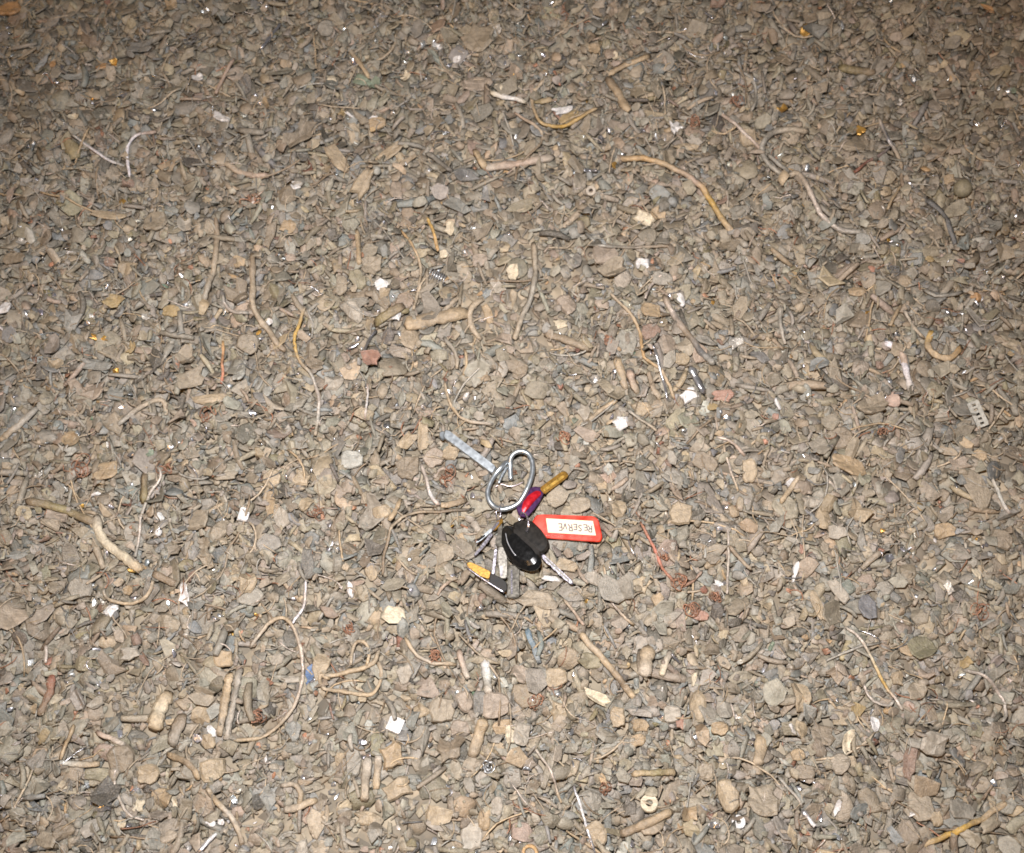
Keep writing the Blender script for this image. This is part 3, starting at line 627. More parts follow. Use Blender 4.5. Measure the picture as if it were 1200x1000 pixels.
# chips: px py length width angle colour shape label (ang counter-clockwise from right; shape r rounded / a angular / b ball)
CHIPS = """
233 93 13 11 30 white a|crumpled white scrap upper left of the long white flake
245 114 8 7 0 white a|tiny white bit right under the crumpled white scrap
260 139 24 11 -38 white a|long white flake at upper left
166 112 16 14 60 pale a|pale shiny flake above the bright hooked wire
146 111 5 12 80 silver a|small silver edge left of the pale shiny flake
168 62 32 14 5 dgrey a|dark blue grey flake at upper left
93 92 30 8 18 blueg a|narrow grey green chip at upper left
62 74 8 8 0 orange r|orange speck near the top left corner, left one
118 76 15 9 10 orange a|orange crumb near the top left corner, middle one
137 81 8 10 0 gold a|shining gold crumb near the top left corner
12 13 26 18 0 orange r|dim orange patch of scrap in the top left corner
202 10 14 18 0 otan a|orange brown flake at the top edge left of centre
88 138 6 11 80 cream a|cream sliver above the nearly straight grey wire
100 158 10 5 0 otan a|small orange chip at the start of the grey wire
151 221 14 11 0 redbr a|red brown chip under the bright hooked wire
142 235 9 8 40 gold a|gold glinting bit under the red brown chip
335 228 20 25 0 brown r|round brown pebble left of a white chip in the upper half
348 220 13 12 -35 white a|white chip right of the round brown pebble
441 205 11 11 0 ltgrey b|small grey ball in the upper middle
465 223 15 26 0 pink r|pinkish tan oval pebble right of the small grey ball
427 219 34 20 60 tan a|tan slab below the small grey ball
534 241 34 17 -30 blueg a|blue grey flake in the upper middle
353 162 46 20 30 brown a|long brown flake in the upper left middle
396 190 34 17 -55 tan r|tan lozenge chip below the long brown flake
457 181 36 13 25 tan r|short tan bar right of the tan lozenge chip
563 48 30 38 -20 taupe r|large round grey brown disc at the top
562 102 40 18 5 pink a|pinkish orange slab right of top centre disc
423 97 18 14 -20 green a|green grey crumb in the upper middle
441 104 16 14 0 green a|greenish chip under the green grey crumb
388 90 12 8 0 cream a|cream curl left of the green grey crumb
438 136 5 11 80 white a|small white peg in the upper middle
444 152 20 15 0 otan r|tan orange pebble under the small white peg
476 91 13 10 50 cream a|cream chip in the upper middle
512 55 8 10 50 white a|white glint left of the large round disc
536 70 10 8 0 white r|white bead under the large round disc
527 77 10 6 10 silver a|silver bit left of the white bead
583 31 10 11 0 shine r|glinting flake right of the large round disc
584 109 10 7 0 cream r|cream bead left of the cream sheath strip
402 133 12 11 -40 yellow a|yellow chip in the upper left middle
410 139 11 3 -25 white a|thin white sliver on the yellow chip
312 120 6 24 20 otan a|orange tan splinter at upper left
383 35 22 18 10 grey r|grey flake near the top, left of centre
668 138 28 12 22 yellow r|yellow leaf shaped piece in the curl of tan wire
658 127 22 13 20 white a|white crumb above the yellow leaf shaped piece
695 64 14 11 0 otan r|orange tan chip left of the torn twig
722 71 8 12 15 cream a|small cream block on the torn tan twig
788 157 15 18 0 white a|lumpy white clump at upper right of centre
704 165 10 12 0 silver a|silver white crumb left of the lumpy white clump
742 165 0 0 0 tan r|skip
751 12 10 10 0 cream r|cream bead at the top edge
842 10 18 15 0 redbr a|red brown chip at the top edge
875 166 20 22 0 tan r|round tan chip left of the knotted cable
803 172 26 12 8 tan a|narrow tan chip under the lumpy white clump
910 0 1 1 0 tan a|skip
920 96 10 10 0 otan r|skip
919 127 13 11 30 gold a|gold orange chip above the knotted cable
944 35 15 12 50 gold a|gold orange chip at the upper right
1007 157 11 15 30 gold a|gold glinting chip right of the knotted cable
1154 9 22 6 -25 orange a|orange sliver in the top right corner
1183 114 6 8 0 green r|green bead near the right edge at the top
1124 228 22 22 0 olive b|grey yellow ball near the right edge
1113 210 12 12 0 otan r|orange tan chip above the grey yellow ball
1000 172 34 20 10 taupe r|flat taupe flake right of the knotted cable
1095 145 16 6 25 shine a|glinting sliver at upper right
8 362 14 17 0 white r|bluish white chip at the left edge
24 283 9 11 60 shine a|shiny chip near the left edge above the bluish white chip
83 295 13 5 -15 white a|small white strip at left
73 298 12 10 40 blueg a|blue grey crumb beside the small white strip
53 415 0 0 0 tan r|skip
18 303 30 14 0 brown r|brown flake near the left edge
130 310 13 12 0 redbr r|dark red brown chip at left
150 313 20 22 70 tan a|tan flake right of the dark red brown chip
134 354 17 22 -60 yellow a|spiky yellow orange ring at left
116 397 20 8 -5 gold a|gleaming gold bar at left
159 414 9 17 -30 yellow a|yellow strip right of the gleaming gold bar
139 439 11 8 20 gold a|small gold nugget at left
200 363 21 13 -10 yellow r|yellow brown oval chip left of the curved stick
278 308 17 15 -40 otan a|orange tan three sided chip right of the curved stick
113 428 31 17 -5 blueg a|grey four sided chip at left
112 459 28 19 10 pink a|pinkish chip below the grey four sided chip
136 463 19 18 0 blueg r|blue grey round chip right of the pinkish chip
223 448 36 22 25 taupe a|large taupe flake left of centre
248 466 44 14 5 tan r|long tan flake below the large taupe flake
183 263 26 25 0 taupe r|round taupe flake at the upper left
130 253 48 11 -8 tan a|long tan chip above the round taupe flake
282 348 29 32 30 brown a|three sided brown pebble held by a grey wire hook
217 267 16 18 0 pale a|pale crumbly chip right of the round taupe flake
247 385 18 17 0 grey r|grey chip below the curved stick
220 425 22 24 20 taupe a|taupe flake above the large taupe flake
281 440 15 18 0 ltgrey r|light grey pebble right of the upright copper wire
182 372 6 8 0 white r|small white glint left of the curved stick
170 373 7 10 60 shine a|shiny sliver next to the small white glint
199 396 7 7 0 white r|tiny white bead below the yellow brown chip
65 427 14 17 -70 tan a|tan chip left of the grey four sided chip
447 333 17 15 30 white a|white lump in the upper middle
465 374 17 11 10 white a|white chip under the olive brown bark strip
451 346 12 18 -30 tan a|tan chip between the two white chips
434 423 22 19 -10 red a|salmon red chip left of the centre
318 381 7 9 -50 white a|white glint left of the yellow wire
521 302 10 10 0 cream r|cream pebble in the upper middle
528 271 12 15 0 cream a|cream lump above the cream pebble
572 369 10 24 18 otan r|orange chip in the bend of the cable
563 308 18 16 0 pink r|pinkish round chip right of the coil spring
584 337 20 14 -60 pale a|pale chip right of the pinkish round chip
434 312 24 21 0 taupe r|taupe pebble left of the white lump
338 266 14 18 60 otan r|orange brown pebble in the upper left middle
317 280 12 34 -8 brown a|brown upright chip in the upper left middle
400 335 13 26 0 taupe r|upright taupe oval left of the white lump
420 330 22 17 -50 olive r|olive oval chip beside the upright taupe oval
413 365 18 34 30 pale r|ribbed pale oval left of the olive bark strip
370 430 20 16 -30 brown r|brown oval right of the long wavy wire
391 448 22 19 0 pale r|pale round pebble right of the long wavy wire
541 305 0 0 0 tan r|skip
708 302 30 27 0 pink r|large round pinkish flake right of centre
717 322 32 22 20 taupe a|taupe flake under the large round pinkish flake
752 313 16 14 -10 white r|rounded white stone right of centre
775 331 24 16 -10 grey r|grey pebble over a dark gap right of centre
798 352 9 17 25 white r|white teardrop chip above the dark brown tube
602 323 14 18 0 cream r|cream white chip at centre above the keys
806 466 19 15 20 white a|white flake below the silver ferrule
846 464 28 14 -5 red a|reddish copper coloured clump right of the white flake
799 423 18 14 0 tan r|tan chip left of the silver ferrule
762 367 24 18 -10 otan r|orange tan oval left of the dark brown tube
763 391 22 20 0 redbr r|reddish brown disc left of the dark brown tube
782 404 25 26 0 pink r|pinkish lumpy disc under the reddish brown disc
657 381 20 13 -10 cream a|cream tan chip right of the centre
664 357 20 26 30 pink a|pinkish grey chip above the cream tan chip
835 478 0 0 0 tan r|skip
755 257 24 17 -30 cream a|pale sharp edged chip under the long yellow cable
767 256 16 16 -40 otan a|orange tan flake beside the pale sharp edged chip
753 480 23 19 20 tan a|tan diamond chip right of centre
727 496 23 17 10 white a|clear whitish chip right of centre
686 480 15 24 0 pale a|pale blocky chip left of the clear whitish chip
830 400 0 0 0 tan r|skip
861 403 16 14 30 shine a|glassy chip right of the dark brown tube
835 477 12 10 -10 yellow r|small yellow chip below the reddish clump
1003 344 21 14 0 otan r|orange brown oval in the upper right
1143 350 13 11 0 orange r|yellow orange chip near the right edge
1032 425 15 9 0 redbr r|reddish chip left of the bright bent wire
909 488 8 8 0 red r|tiny red bit right of centre
1124 309 9 6 0 red r|small red bead near the right edge
1085 311 11 9 0 yellow r|yellow bead left of the small red bead
1101 277 9 8 0 shine a|glinting chip at the right in the upper half
1020 480 36 22 20 taupe r|wide taupe flake below the tiny silver strips
960 312 0 0 0 tan r|skip
1144 487 13 32 18 ltgrey p|grey strip with a row of round holes near the right edge
83 515 21 19 0 otan c|brown orange cup shaped washer at left
125 554 30 22 10 otan r|orange tan chip at the left below mid height
44 556 8 14 -30 shine a|silvery chip at the left below mid height
86 531 17 11 20 ltgrey a|light grey crumb under the cup shaped washer
174 532 12 10 -30 green a|pale green chip at left
286 604 13 19 -15 white d|bright white chip left of centre
186 625 7 9 -30 white r|small white glint right of the slim grey wire
199 613 8 8 0 pale r|pale bead right of the slim grey wire
217 696 13 28 25 white a|bright white shard below the slim grey wire
131 716 12 15 -30 white a|white foil chip under the bowl shaped wire
235 611 26 26 0 taupe r|round crusty chip left of centre
259 622 32 20 55 taupe r|taupe oval right of the round crusty chip
241 636 15 14 0 taupe r|small round pebble under the round crusty chip
242 653 20 22 30 taupe a|taupe chip under the small round pebble
113 581 14 4 5 white a|thin white edge above the cream cable piece
153 693 11 11 0 otan r|orange pebble inside the bowl shaped wire
290 682 20 26 10 tan r|tan oval flake left of the bright curved wire
68 608 26 18 -30 pink a|pinkish chip left of the cream cable piece
55 635 19 6 15 redbr a|thin red brown splinter at left
20 650 24 10 10 blueg a|blue grey flake near the left edge in the lower half
102 652 0 0 0 tan r|skip
98 690 30 24 0 grey r|grey disc left of the bowl shaped wire
195 730 30 20 -20 taupe r|taupe flake left of the bright white shard's foot
71 575 20 17 60 grey a|pale lumpy chip at left
413 541 25 22 -5 ltgrey r|light grey green round pebble left of the keys
475 520 30 15 30 tan a|tan slab left of the steel rod's tip
496 513 14 34 -5 tan r|upright tan piece left of the steel rod's tip
478 551 26 26 0 brown r|brown round flake left of the keys
508 537 24 20 30 pink r|pinkish flake beside the steel rod
529 532 20 18 -20 tan r|tan pebble below the steel rod
517 647 22 34 20 taupe a|taupe blocky chip left of the small keys
541 634 9 19 20 otan r|orange tan chip left of the small keys
480 674 13 21 10 pink r|pinkish oval left of the small keys
446 600 22 18 0 tan r|round tan chip left of the short tan stick
318 590 11 32 5 otan r|orange tan upright chip left of centre
331 607 18 27 25 pale r|pale rimmed oval beside the orange tan chip
320 562 24 20 30 tan r|tan round flake above the orange tan chip
354 560 22 22 -30 tan a|tan flake right of the tan round flake
362 660 16 36 12 dgrey r|dark grey oval with a pale rim left of the keys
462 722 26 23 0 cream r|shiny cream tan pebble at lower left of the keys
437 672 14 18 20 tan r|small tan oval on the end of the fine brown wire
410 692 7 20 5 white r|whitish rib left of the shiny cream pebble
632 706 50 23 -10 taupe a|large grey brown slab just below the keys
665 664 26 15 -15 tan r|tan oval under the bright key blade
697 680 26 16 -25 pale r|pale flake right of the bright key blade
645 678 22 7 -5 white r|whitish curved rim left of the bright key blade
728 692 38 34 0 grey a|crumbling grey white chip below the red tag
797 604 27 28 -10 tan r|round tan flake right of the red tag
790 628 0 0 0 tan r|skip
825 544 30 20 -25 brown r|brown oval right of the red key
878 553 17 27 -5 tan r|upright tan oval right of the thin straight wire
713 552 13 13 30 ltgrey a|light grey chip above the red tag
680 594 24 18 10 taupe r|taupe oval just above the red tag
725 598 22 20 0 tan a|tan chip right above the red tag
788 562 26 14 -20 grey r|grey oval left of the brown oval
858 656 6 9 0 white r|white ring shaped bead by the upright fine wire
842 685 13 8 -5 white a|white chip near the copper knots
875 710 14 12 30 pale a|pale triangular chip right of the copper knots
820 722 20 12 -10 red r|reddish curved chip below the copper knots
771 703 14 16 10 otan a|orange chip below the copper strand
660 612 0 0 0 tan r|skip
739 646 0 0 0 tan r|skip
930 568 15 14 -40 white t|bright white three sided chip right of the red tag
932 670 9 27 -12 white t|bright white pointed shard at lower right
939 645 8 12 0 red a|red copper bit above the white pointed shard
964 610 18 29 0 tan r|tan oval right of the white three sided chip
980 625 22 17 -20 pale a|pale clear chip right of the tan oval
983 514 34 25 0 brown r|brown disc right of the thin straight wires
993 546 44 21 -20 otan r|wide orange tan flake under the brown disc
948 588 20 18 0 pale a|pale chip above the tan oval at right
1003 600 22 24 70 tan a|tan three sided flake right of centre
1145 574 24 50 22 taupe r|large long oval flake near the right edge
1147 535 18 14 -20 otan r|orange chip above the large long oval flake
1120 529 20 8 15 shine a|glassy glinting chip at the right
1122 545 26 16 0 pink a|pinkish chip under the glassy glinting chip
1105 623 24 19 10 otan r|orange tan oval at the right
1040 655 11 10 0 silver a|silver glint at the right in the lower half
1110 690 9 16 20 shine a|clear glinting chip at the right in the lower half
981 694 13 32 32 pale r|pale and orange oval at lower right
958 710 12 34 15 tan r|long tan oval left of the pale and orange oval
1145 672 8 16 20 cream r|cream chip near the right edge
1174 633 30 22 -50 brown r|brown oval at the right edge
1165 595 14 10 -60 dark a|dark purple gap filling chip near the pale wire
1036 690 22 17 10 grey r|grey round chip at the right
248 858 9 13 30 white a|white foil chip at lower left
125 945 20 15 30 silver a|crumpled silver foil at lower left
143 888 32 32 0 brown r|round brown disc at lower left
118 909 32 14 -5 olive r|olive brown bar under the round brown disc
175 906 24 21 0 tan r|tan round chip right of the round brown disc
191 935 24 22 -20 otan r|orange brown pebble at lower left
144 966 10 8 0 cream r|cream bead at the lower left
205 940 8 12 30 cream a|cream crumb at lower left
163 945 12 16 -20 cream a|cream flake at lower left
250 902 34 24 20 tan a|pale brown block at lower left
248 965 12 7 -30 white r|white bead below the pale brown block
261 963 8 7 0 white r|tiny white bead under the pale brown block
98 778 24 18 -20 olive r|olive chip at lower left
115 827 20 12 30 pale a|pale shiny chip at lower left
154 768 22 17 20 pale a|pale three sided chip at lower left
172 773 7 20 40 redbr a|small red splinter at lower left
264 774 22 20 0 otan r|reddish tan round chip at lower left
237 838 24 24 -20 tan r|tan round flake at lower left
240 812 20 30 60 taupe a|taupe slab above the white foil chip at lower left
245 868 16 18 0 tan r|tan chip under the white foil chip at lower left
364 791 12 26 -12 blue r|blue chip at lower left
326 774 16 14 0 pale r|pale chip left of the blue chip
345 856 18 24 20 blueg a|blue grey leaf shaped chip at lower left
312 933 19 28 20 blueg a|grey pointed chip at lower left
313 890 6 11 -5 white t|small white shard at lower left
343 797 22 10 5 pale a|long pale chip touching the big wire arc
75 975 26 16 20 brown r|dim brown flake in the bottom left corner
463 850 20 20 -28 white d|bright white diamond shaped chip at the bottom
424 870 9 9 0 silver a|silver foil beside the white diamond chip
476 790 18 22 0 pale a|pale shiny chip below the keys
493 833 26 16 -40 tan a|tan chip right of the white diamond chip
517 832 31 29 0 taupe r|taupe disc at the bottom centre
545 822 19 27 20 pink r|pinkish shiny oval at the bottom centre
564 825 18 27 0 dgrey r|dark chip between two round stones at the bottom
580 828 31 30 0 pink r|large round pinkish stone at the bottom centre
494 867 24 34 -5 grey a|grey slab left of the broad tan stick
529 878 33 30 10 brown a|six sided brown chip at the bottom centre
539 855 22 22 0 pink r|pinkish disc above the six sided brown chip
590 852 24 16 20 otan r|orange brown chip below the large round stone
600 862 18 22 0 cream r|cream shiny oval at the bottom centre
460 886 26 28 10 otan a|orange tan chip at the bottom left of centre
415 892 18 34 5 grey r|grey oval left of the upright sticks
399 890 14 16 0 tan r|tan pebble left of the grey oval
465 925 34 22 20 tan a|ribbed tan block at the bottom
433 960 30 20 -10 tan a|tan slab at the bottom left of centre
440 970 18 20 -30 grey a|grey pointed chip at the bottom
514 955 34 20 -10 tan a|broad tan flake at the bottom centre
553 980 26 34 0 pale r|pale oval disc at the bottom edge
568 960 15 26 0 otan r|orange brown oval by the pale oval disc
583 945 14 20 0 pale r|pale pebble at the bottom centre
353 997 14 26 0 pale r|pale oval at the bottom edge
565 904 0 0 0 tan r|skip
445 997 0 0 0 tan r|skip
750 850 19 15 0 otan r|orange chip at the end of the straight tan tube
748 868 18 14 10 otan r|orange chip directly under another orange chip
813 796 9 18 -12 cream t|cream white shard at lower right of centre
817 829 19 38 -5 tan r|tall tan oval below the cream white shard
655 790 0 0 0 tan r|skip
697 820 34 14 -30 cream a|cream tan splinter left of the straight tan tube
653 835 24 26 20 tan a|tan flat chip left of the straight tan tube
724 840 18 24 0 tan r|tan oval left of the orange chips
788 838 20 20 0 pale r|pale shiny round pebble right of the orange chips
797 848 12 16 -40 red a|red copper bit under the pale shiny pebble
693 940 27 26 0 grey r|grey six sided pebble at the bottom
700 976 22 28 20 tan r|tan flake right of the bright straight wire
827 904 20 22 0 taupe r|taupe pebble at lower right
850 934 24 38 20 tan r|tan elongated flake at lower right
893 940 32 36 0 taupe r|wide taupe flake at lower right
805 952 20 18 0 otan a|rusty orange clump above the white washer
842 853 20 14 -10 otan r|orange tan chip at lower right
849 832 22 20 0 grey a|grey chip with a shine at lower right
610 790 20 22 30 pink a|pinkish tan chip under the blue grey strip
652 795 26 22 0 tan r|tan flake below the blue grey strip
690 775 30 16 -10 olive a|olive oval left of the straight tan tube's top
745 860 0 0 0 tan r|skip
610 862 20 26 -15 pale r|pale rim chip at the bottom centre right
938 815 20 36 0 tan r|tan oval flake at lower right
1078 945 28 36 5 taupe r|large taupe oval at lower right
1091 871 34 26 -10 pale r|pale oval flake at lower right
1063 895 15 36 -15 redbr r|reddish brown oval at lower right
991 868 13 30 -15 cream a|cream crumb shaped like popcorn at lower right
1025 849 15 16 0 white a|white chip at lower right
1006 832 18 18 0 yellow t|yellow tan three sided chip at lower right
981 946 7 17 -30 white a|white squiggle of plastic at lower right
935 885 18 14 -10 otan r|orange chip above a brown chip at lower right
942 905 24 18 -10 brown r|brown chip under the orange chip at lower right
1130 776 14 12 30 yellow a|yellow curl at the right in the lower half
1062 762 20 14 -30 otan r|brown orange leaf at lower right
1050 795 18 16 0 tan a|tan chip right of the bright slanting wire
995 893 20 15 0 tan r|tan pebble under the popcorn crumb
905 757 7 14 -35 green a|green splinter at lower right
997 735 0 0 0 tan r|skip
1090 838 14 26 10 brown r|brown oval near the pale oval flake
1125 950 34 22 -10 grey r|grey disc in the bottom right
1097 960 14 18 20 tan r|tan chip beside the large taupe oval
963 862 26 24 -20 brown r|brown flake left of the popcorn crumb
1075 810 28 18 10 taupe a|taupe chip right of the slanting wire
650 120 0 0 0 tan r|skip
"""
TANGLES = """
295 235 13 copper|copper coloured hair tangle at upper left
243 486 10 copper|orange copper tangle below the upright copper wire
139 335 9 gwire|grey wire curl above the spiky yellow ring
92 548 13 copper|copper tangle below the cup shaped washer
197 550 12 copper|copper tangle at the top of the slim grey wire
525 558 11 copper|copper fuzz ball below the steel rod
866 120 10 copper|reddish tangle left of the knotted cable
812 145 9 copper|red wire curl beside the lumpy white clump
600 553 7 copper|tiny copper tangle inside the loop handle
792 682 14 copper|reddish copper knot at lower right of the red tag
812 715 13 copper|second copper knot just below the reddish knot
658 512 11 copper|pinkish copper fuzz above the loop handle
300 842 12 copper|copper tangle beside the ribbed pale strip
512 768 9 copper|small copper tangle below the keys
628 823 12 copper|copper fuzz left of the straight tan tube
778 652 8 copper|loose copper fuzz along the copper strand
838 700 8 copper|small reddish tangle right of the copper knots
1150 716 10 copper|coppery tangle near the right edge in the lower half
372 600 9 copper|faint copper fuzz right of the pale rimmed oval
410 738 9 copper|copper fuzz left of the shiny cream pebble
712 400 8 copper|small copper tangle right of the brown stick
710 925 9 copper|reddish tangle above the grey six sided pebble
1035 505 10 copper|faint copper tangle at the right
570 902 10 steel|tangle of thin steel strands at the bottom
430 765 8 gwire|fine wires inside the small loop
820 640 11 gwire|grey hair tangle right of the red tag
955 62 10 brown|brown fibre tuft at upper right
1048 318 10 dgrey|dark fibre tuft at the right
660 15 9 copper|copper tangle at the top edge
225 48 14 dgrey|dark fibre tuft at the top left
"""
BIGF = []
WIDTH_K = 1.0

def make_chip(ln):
    K = .84
    head, label = ln.split('|')
    if label == 'skip': return
    a = head.split(); px, py, L, W, ang = map(float, a[:5]); key, sh = a[5], a[6]
    s = mpp(px, py)
    p = gp(px, py)
    # foreshortened direction turned back onto the ground
    t = math.radians(ang); q0 = gp(px + math.cos(t) * L / 2, py - math.sin(t) * L / 2); q1 = gp(px - math.cos(t) * L / 2, py + math.sin(t) * L / 2)
    d = q0 - q1; Lm = float(np.linalg.norm(d)); yaw = math.atan2(d[1], d[0])
    Wm = W * s * (1.0)
    z = Hat(p[0], p[1], 3); dd = p - CAM; p = CAM + dd * ((z - CAM[2]) / dd[2])
    T = min(.0048, max(.0016, min(Lm, Wm) * random.uniform(.2, .32)))
    if sh == 'b': T = min(Lm, Wm) * .95
    if sh == 'c': T = .004
    r = rest(p[0], p[1], Lm, Wm, T, yaw, jit=.05, q=.93, lim=.30, prot=True)
    if r is None: return
    c, M = r
    base = np.array(PAL[key])
    if base[3] == 0 and key not in ('white', 'blue', 'cream'):
        w = .5 if key in ('red', 'otan', 'orange', 'yellow', 'green', 'pink', 'blueg', 'redbr', 'olive') else .3
        base[:3] = (base[:3] * (1 - w) + np.array(DUST) * w) * K
    if sh in 'ra':
        V, F = random.choice(BIGR if sh == 'r' else BIGA)
        V = V * (1.02, 1.02, 1)
    elif sh in 'td':
        n = 3; V = []
        pts = [(-.5, -.42), (-.1, -.5), (.5, .1), (.46, .22), (-.3, .5), (-.5, .3)]
        if W > L: pts = [(-.08, -.5), (.12, -.48), (.34, .2), (.1, .5), (-.2, .42), (-.5, .15)]
        if sh == 'd': pts = [(-.42, -.5), (.44, -.42), (.5, -.3), (.44, .5), (-.4, .44), (-.5, .3)]
        n = len(pts)
        V = [(x, y, 0) for x, y in pts] + [(x * .93, y * .93, 1) for x, y in pts] + [(0, 0, 1.1)]
        F = []
        for i in range(n):
            j = (i + 1) % n
            F += [(i, j, n + j), (i, n + j, n + i), (n + i, n + j, 2 * n)]
        V = np.array(V); F = np.array(F)
    elif sh == 'b':
        V = []; F = []; R = 8; S = 12
        for i in range(R + 1):
            th = math.pi * i / R
            for k in range(S):
                ph = 2 * math.pi * k / S
                V.append((.5 * math.sin(th) * math.cos(ph), .5 * math.sin(th) * math.sin(ph), .5 + .5 * math.cos(th)))
        for i in range(R):
            for k in range(S):
                a_ = i * S + k; b_ = i * S + (k + 1) % S
                F += [(a_, a_ + S, b_ + S), (a_, b_ + S, b_)]
        V = np.array(V); F = np.array(F)
    elif sh == 'c':   # shallow cup with a raised rim
        V = []; F = []; S = 20
        prof = [(.36, 0), (.5, .15), (.5, 1), (.38, 1), (.32, .35), (.0001, .3)]
        for r_, z_ in prof:
            for k in range(S):
                ph = 2 * math.pi * k / S
                V.append((r_ * math.cos(ph), r_ * math.sin(ph), z_))
        for i in range(len(prof) - 1):
            for k in range(S):
                a_ = i * S + k; b_ = i * S + (k + 1) % S
                F += [(a_, b_, b_ + S), (a_, b_ + S, a_ + S)]
        V = np.array(V); F = np.array(F)
    elif sh == 'p':   # strip with real holes: grid frame with open cells
        V = []; F = []
        nu, nv = 4, 12
        V = [((i / (nu - 1) - .5), (j / (nv - 1) - .5), zz) for zz in (0, 1) for j in range(nv) for i in range(nu)]
        idx = lambda i, j, k: k * nu * nv + j * nu + i
        hole = {(1, j) for j in (1, 3, 5, 7, 9)}
        solid = lambda i, j: 0 <= i < nu - 1 and 0 <= j < nv - 1 and (i, j) not in hole
        for i in range(nu - 1):
            for j in range(nv - 1):
                if not solid(i, j): continue
                for k, fl in ((0, True), (1, False)):
                    q = [idx(i, j, k), idx(i + 1, j, k), idx(i + 1, j + 1, k), idx(i, j + 1, k)]
                    if fl: q = q[::-1]
                    F += [(q[0], q[1], q[2]), (q[0], q[2], q[3])]
                for (di, dj, e0, e1) in ((-1, 0, (i, j + 1), (i, j)), (1, 0, (i + 1, j), (i + 1, j + 1)), (0, -1, (i, j), (i + 1, j)), (0, 1, (i + 1, j + 1), (i, j + 1))):
                    if not solid(i + di, j + dj):
                        q = [idx(*e0, 0), idx(*e1, 0), idx(*e1, 1), idx(*e0, 1)]
                        F += [(q[0], q[1], q[2]), (q[0], q[2], q[3])]
        V = np.array(V); F = np.array(F)
    Vw = (V * (Lm, Wm, T)) @ M
    C = np.repeat(base[None, :], len(V), 0)
    C[:, :3] *= rng.uniform(.88, 1.12, len(V))[:, None]
    nm = {'b': 'ball', 'c': 'cup_washer', 'p': 'perforated_strip'}.get(sh)
    if nm is None:
        nm = 'pebble' if 'pebble' in label or 'stone' in label else ('bead' if 'bead' in label else ('flake' if 'flake' in label or 'oval' in label or 'disc' in label else 'chip'))
    cat = {'ball': 'ball', 'cup_washer': 'washer', 'perforated_strip': 'metal strip', 'pebble': 'pebble', 'bead': 'bead', 'flake': 'flake', 'chip': 'chip'}[nm]
    o = mesh_obj("scrap_" + nm if nm in ('flake', 'chip') else nm, Vw, F, SCRAP, C, smooth=(sh in 'b'))
    o.location = c
    tag(o, label, cat, "larger scrap pieces lying on the heap")

def make_wire(ln):
    ks, r, flat, pts, nm, cat, label = ln.split(';')
    pts = [tuple(map(float, p.split(','))) for p in pts.split()]
    mid = pts[len(pts) // 2]
    rp = float(r); rm = rp * mpp(*mid)
    length = sum(math.dist(a, b) for a, b in zip(pts[:-1], pts[1:]))
    n = max(6, min(44, int(length / 4.5)))
    P = lie(pts, rm * float(flat), n, sink=.0 if rp < 2.4 else .3, lift=.0014 if rp < 2.4 else .0008)
    thick = rp > 3.3
    kk = rng.normal(0, .00042, P.shape); kk[1:-1] = (kk[:-2] + kk[1:-1] + kk[2:]) / 2.2; P = P + kk
    rm *= .88 if thick else 1.1
    sides = 10 if thick else 7
    org = P[0].copy()
    V, F = tube(P - org, rm, sides, float(flat), rough=.095 if (thick and nm != 'tube') else (.05 if thick else .09))
    C = cols(ks, len(P), sides, 2, .12)
    stamp(P, rm)
    o = mesh_obj({'wire': 'wire', 'twig': 'stick'}.get(nm, nm), V, F, SCRAP, C, smooth=True)
    o.location = org
    tag(o, label, cat, {'wire': 'loose wires on the scrap heap', 'cable': 'cable pieces on the scrap heap', 'stick': 'sticks and splinters on the scrap heap'}.get(cat))

def make_tangle(ln):
    head, label = ln.split('|'); a = head.split()
    px, py, R = map(float, a[:3]); key = a[3]
    s = mpp(px, py); p = gp(px, py); z = Hat(p[0], p[1], 3); Rm = R * s
    dd = p - CAM; p = CAM + dd * ((z - CAM[2]) / dd[2])
    VL = []; FL = []; off = 0; C = []
    for k in range(8):
        c = rng.normal(0, .32, 2) * Rm; rr = Rm * rng.uniform(.25, .75); a0 = rng.uniform(0, 6.28); sp = rng.uniform(2, 6) * rng.choice([-1, 1]); e = rng.uniform(.35, 1)
        ro = rng.uniform(0, 3.14)
        t = np.linspace(0, 1, 14)
        x = rr * np.cos(a0 + sp * t); y = rr * e * np.sin(a0 + sp * t)
        X = c[0] + x * math.cos(ro) - y * math.sin(ro); Y = c[1] + x * math.sin(ro) + y * math.cos(ro)
        Z = .0012 + .0016 * rng.random() + .0013 * np.sin(t * 9 + a0)
        V, F = tube(np.c_[X, Y, Z], .00042 * (1 + .3 * rng.random()), 4)
        VL.append(V); FL.append(F + off); off += len(V)
        C.append(np.repeat(np.array([PAL[key]]) * [[*([rng.uniform(.6, 1.3)] * 3), 1]], len(V), 0))
    o = mesh_obj("wire_tangle", np.vstack(VL), np.vstack(FL), SCRAP, np.vstack(C), smooth=True)
    o.location = p
    f = foot(p[0], p[1], Rm * .8, Rm * .8, 0); i0, i1, j0, j1, u, v, m = f; PROT[i0:i1, j0:j1][m] = .8
    tag(o, label, "wire tangle", "fine wire tangles in the scrap")

for ln in CHIPS.strip().splitlines(): make_chip(ln.strip())

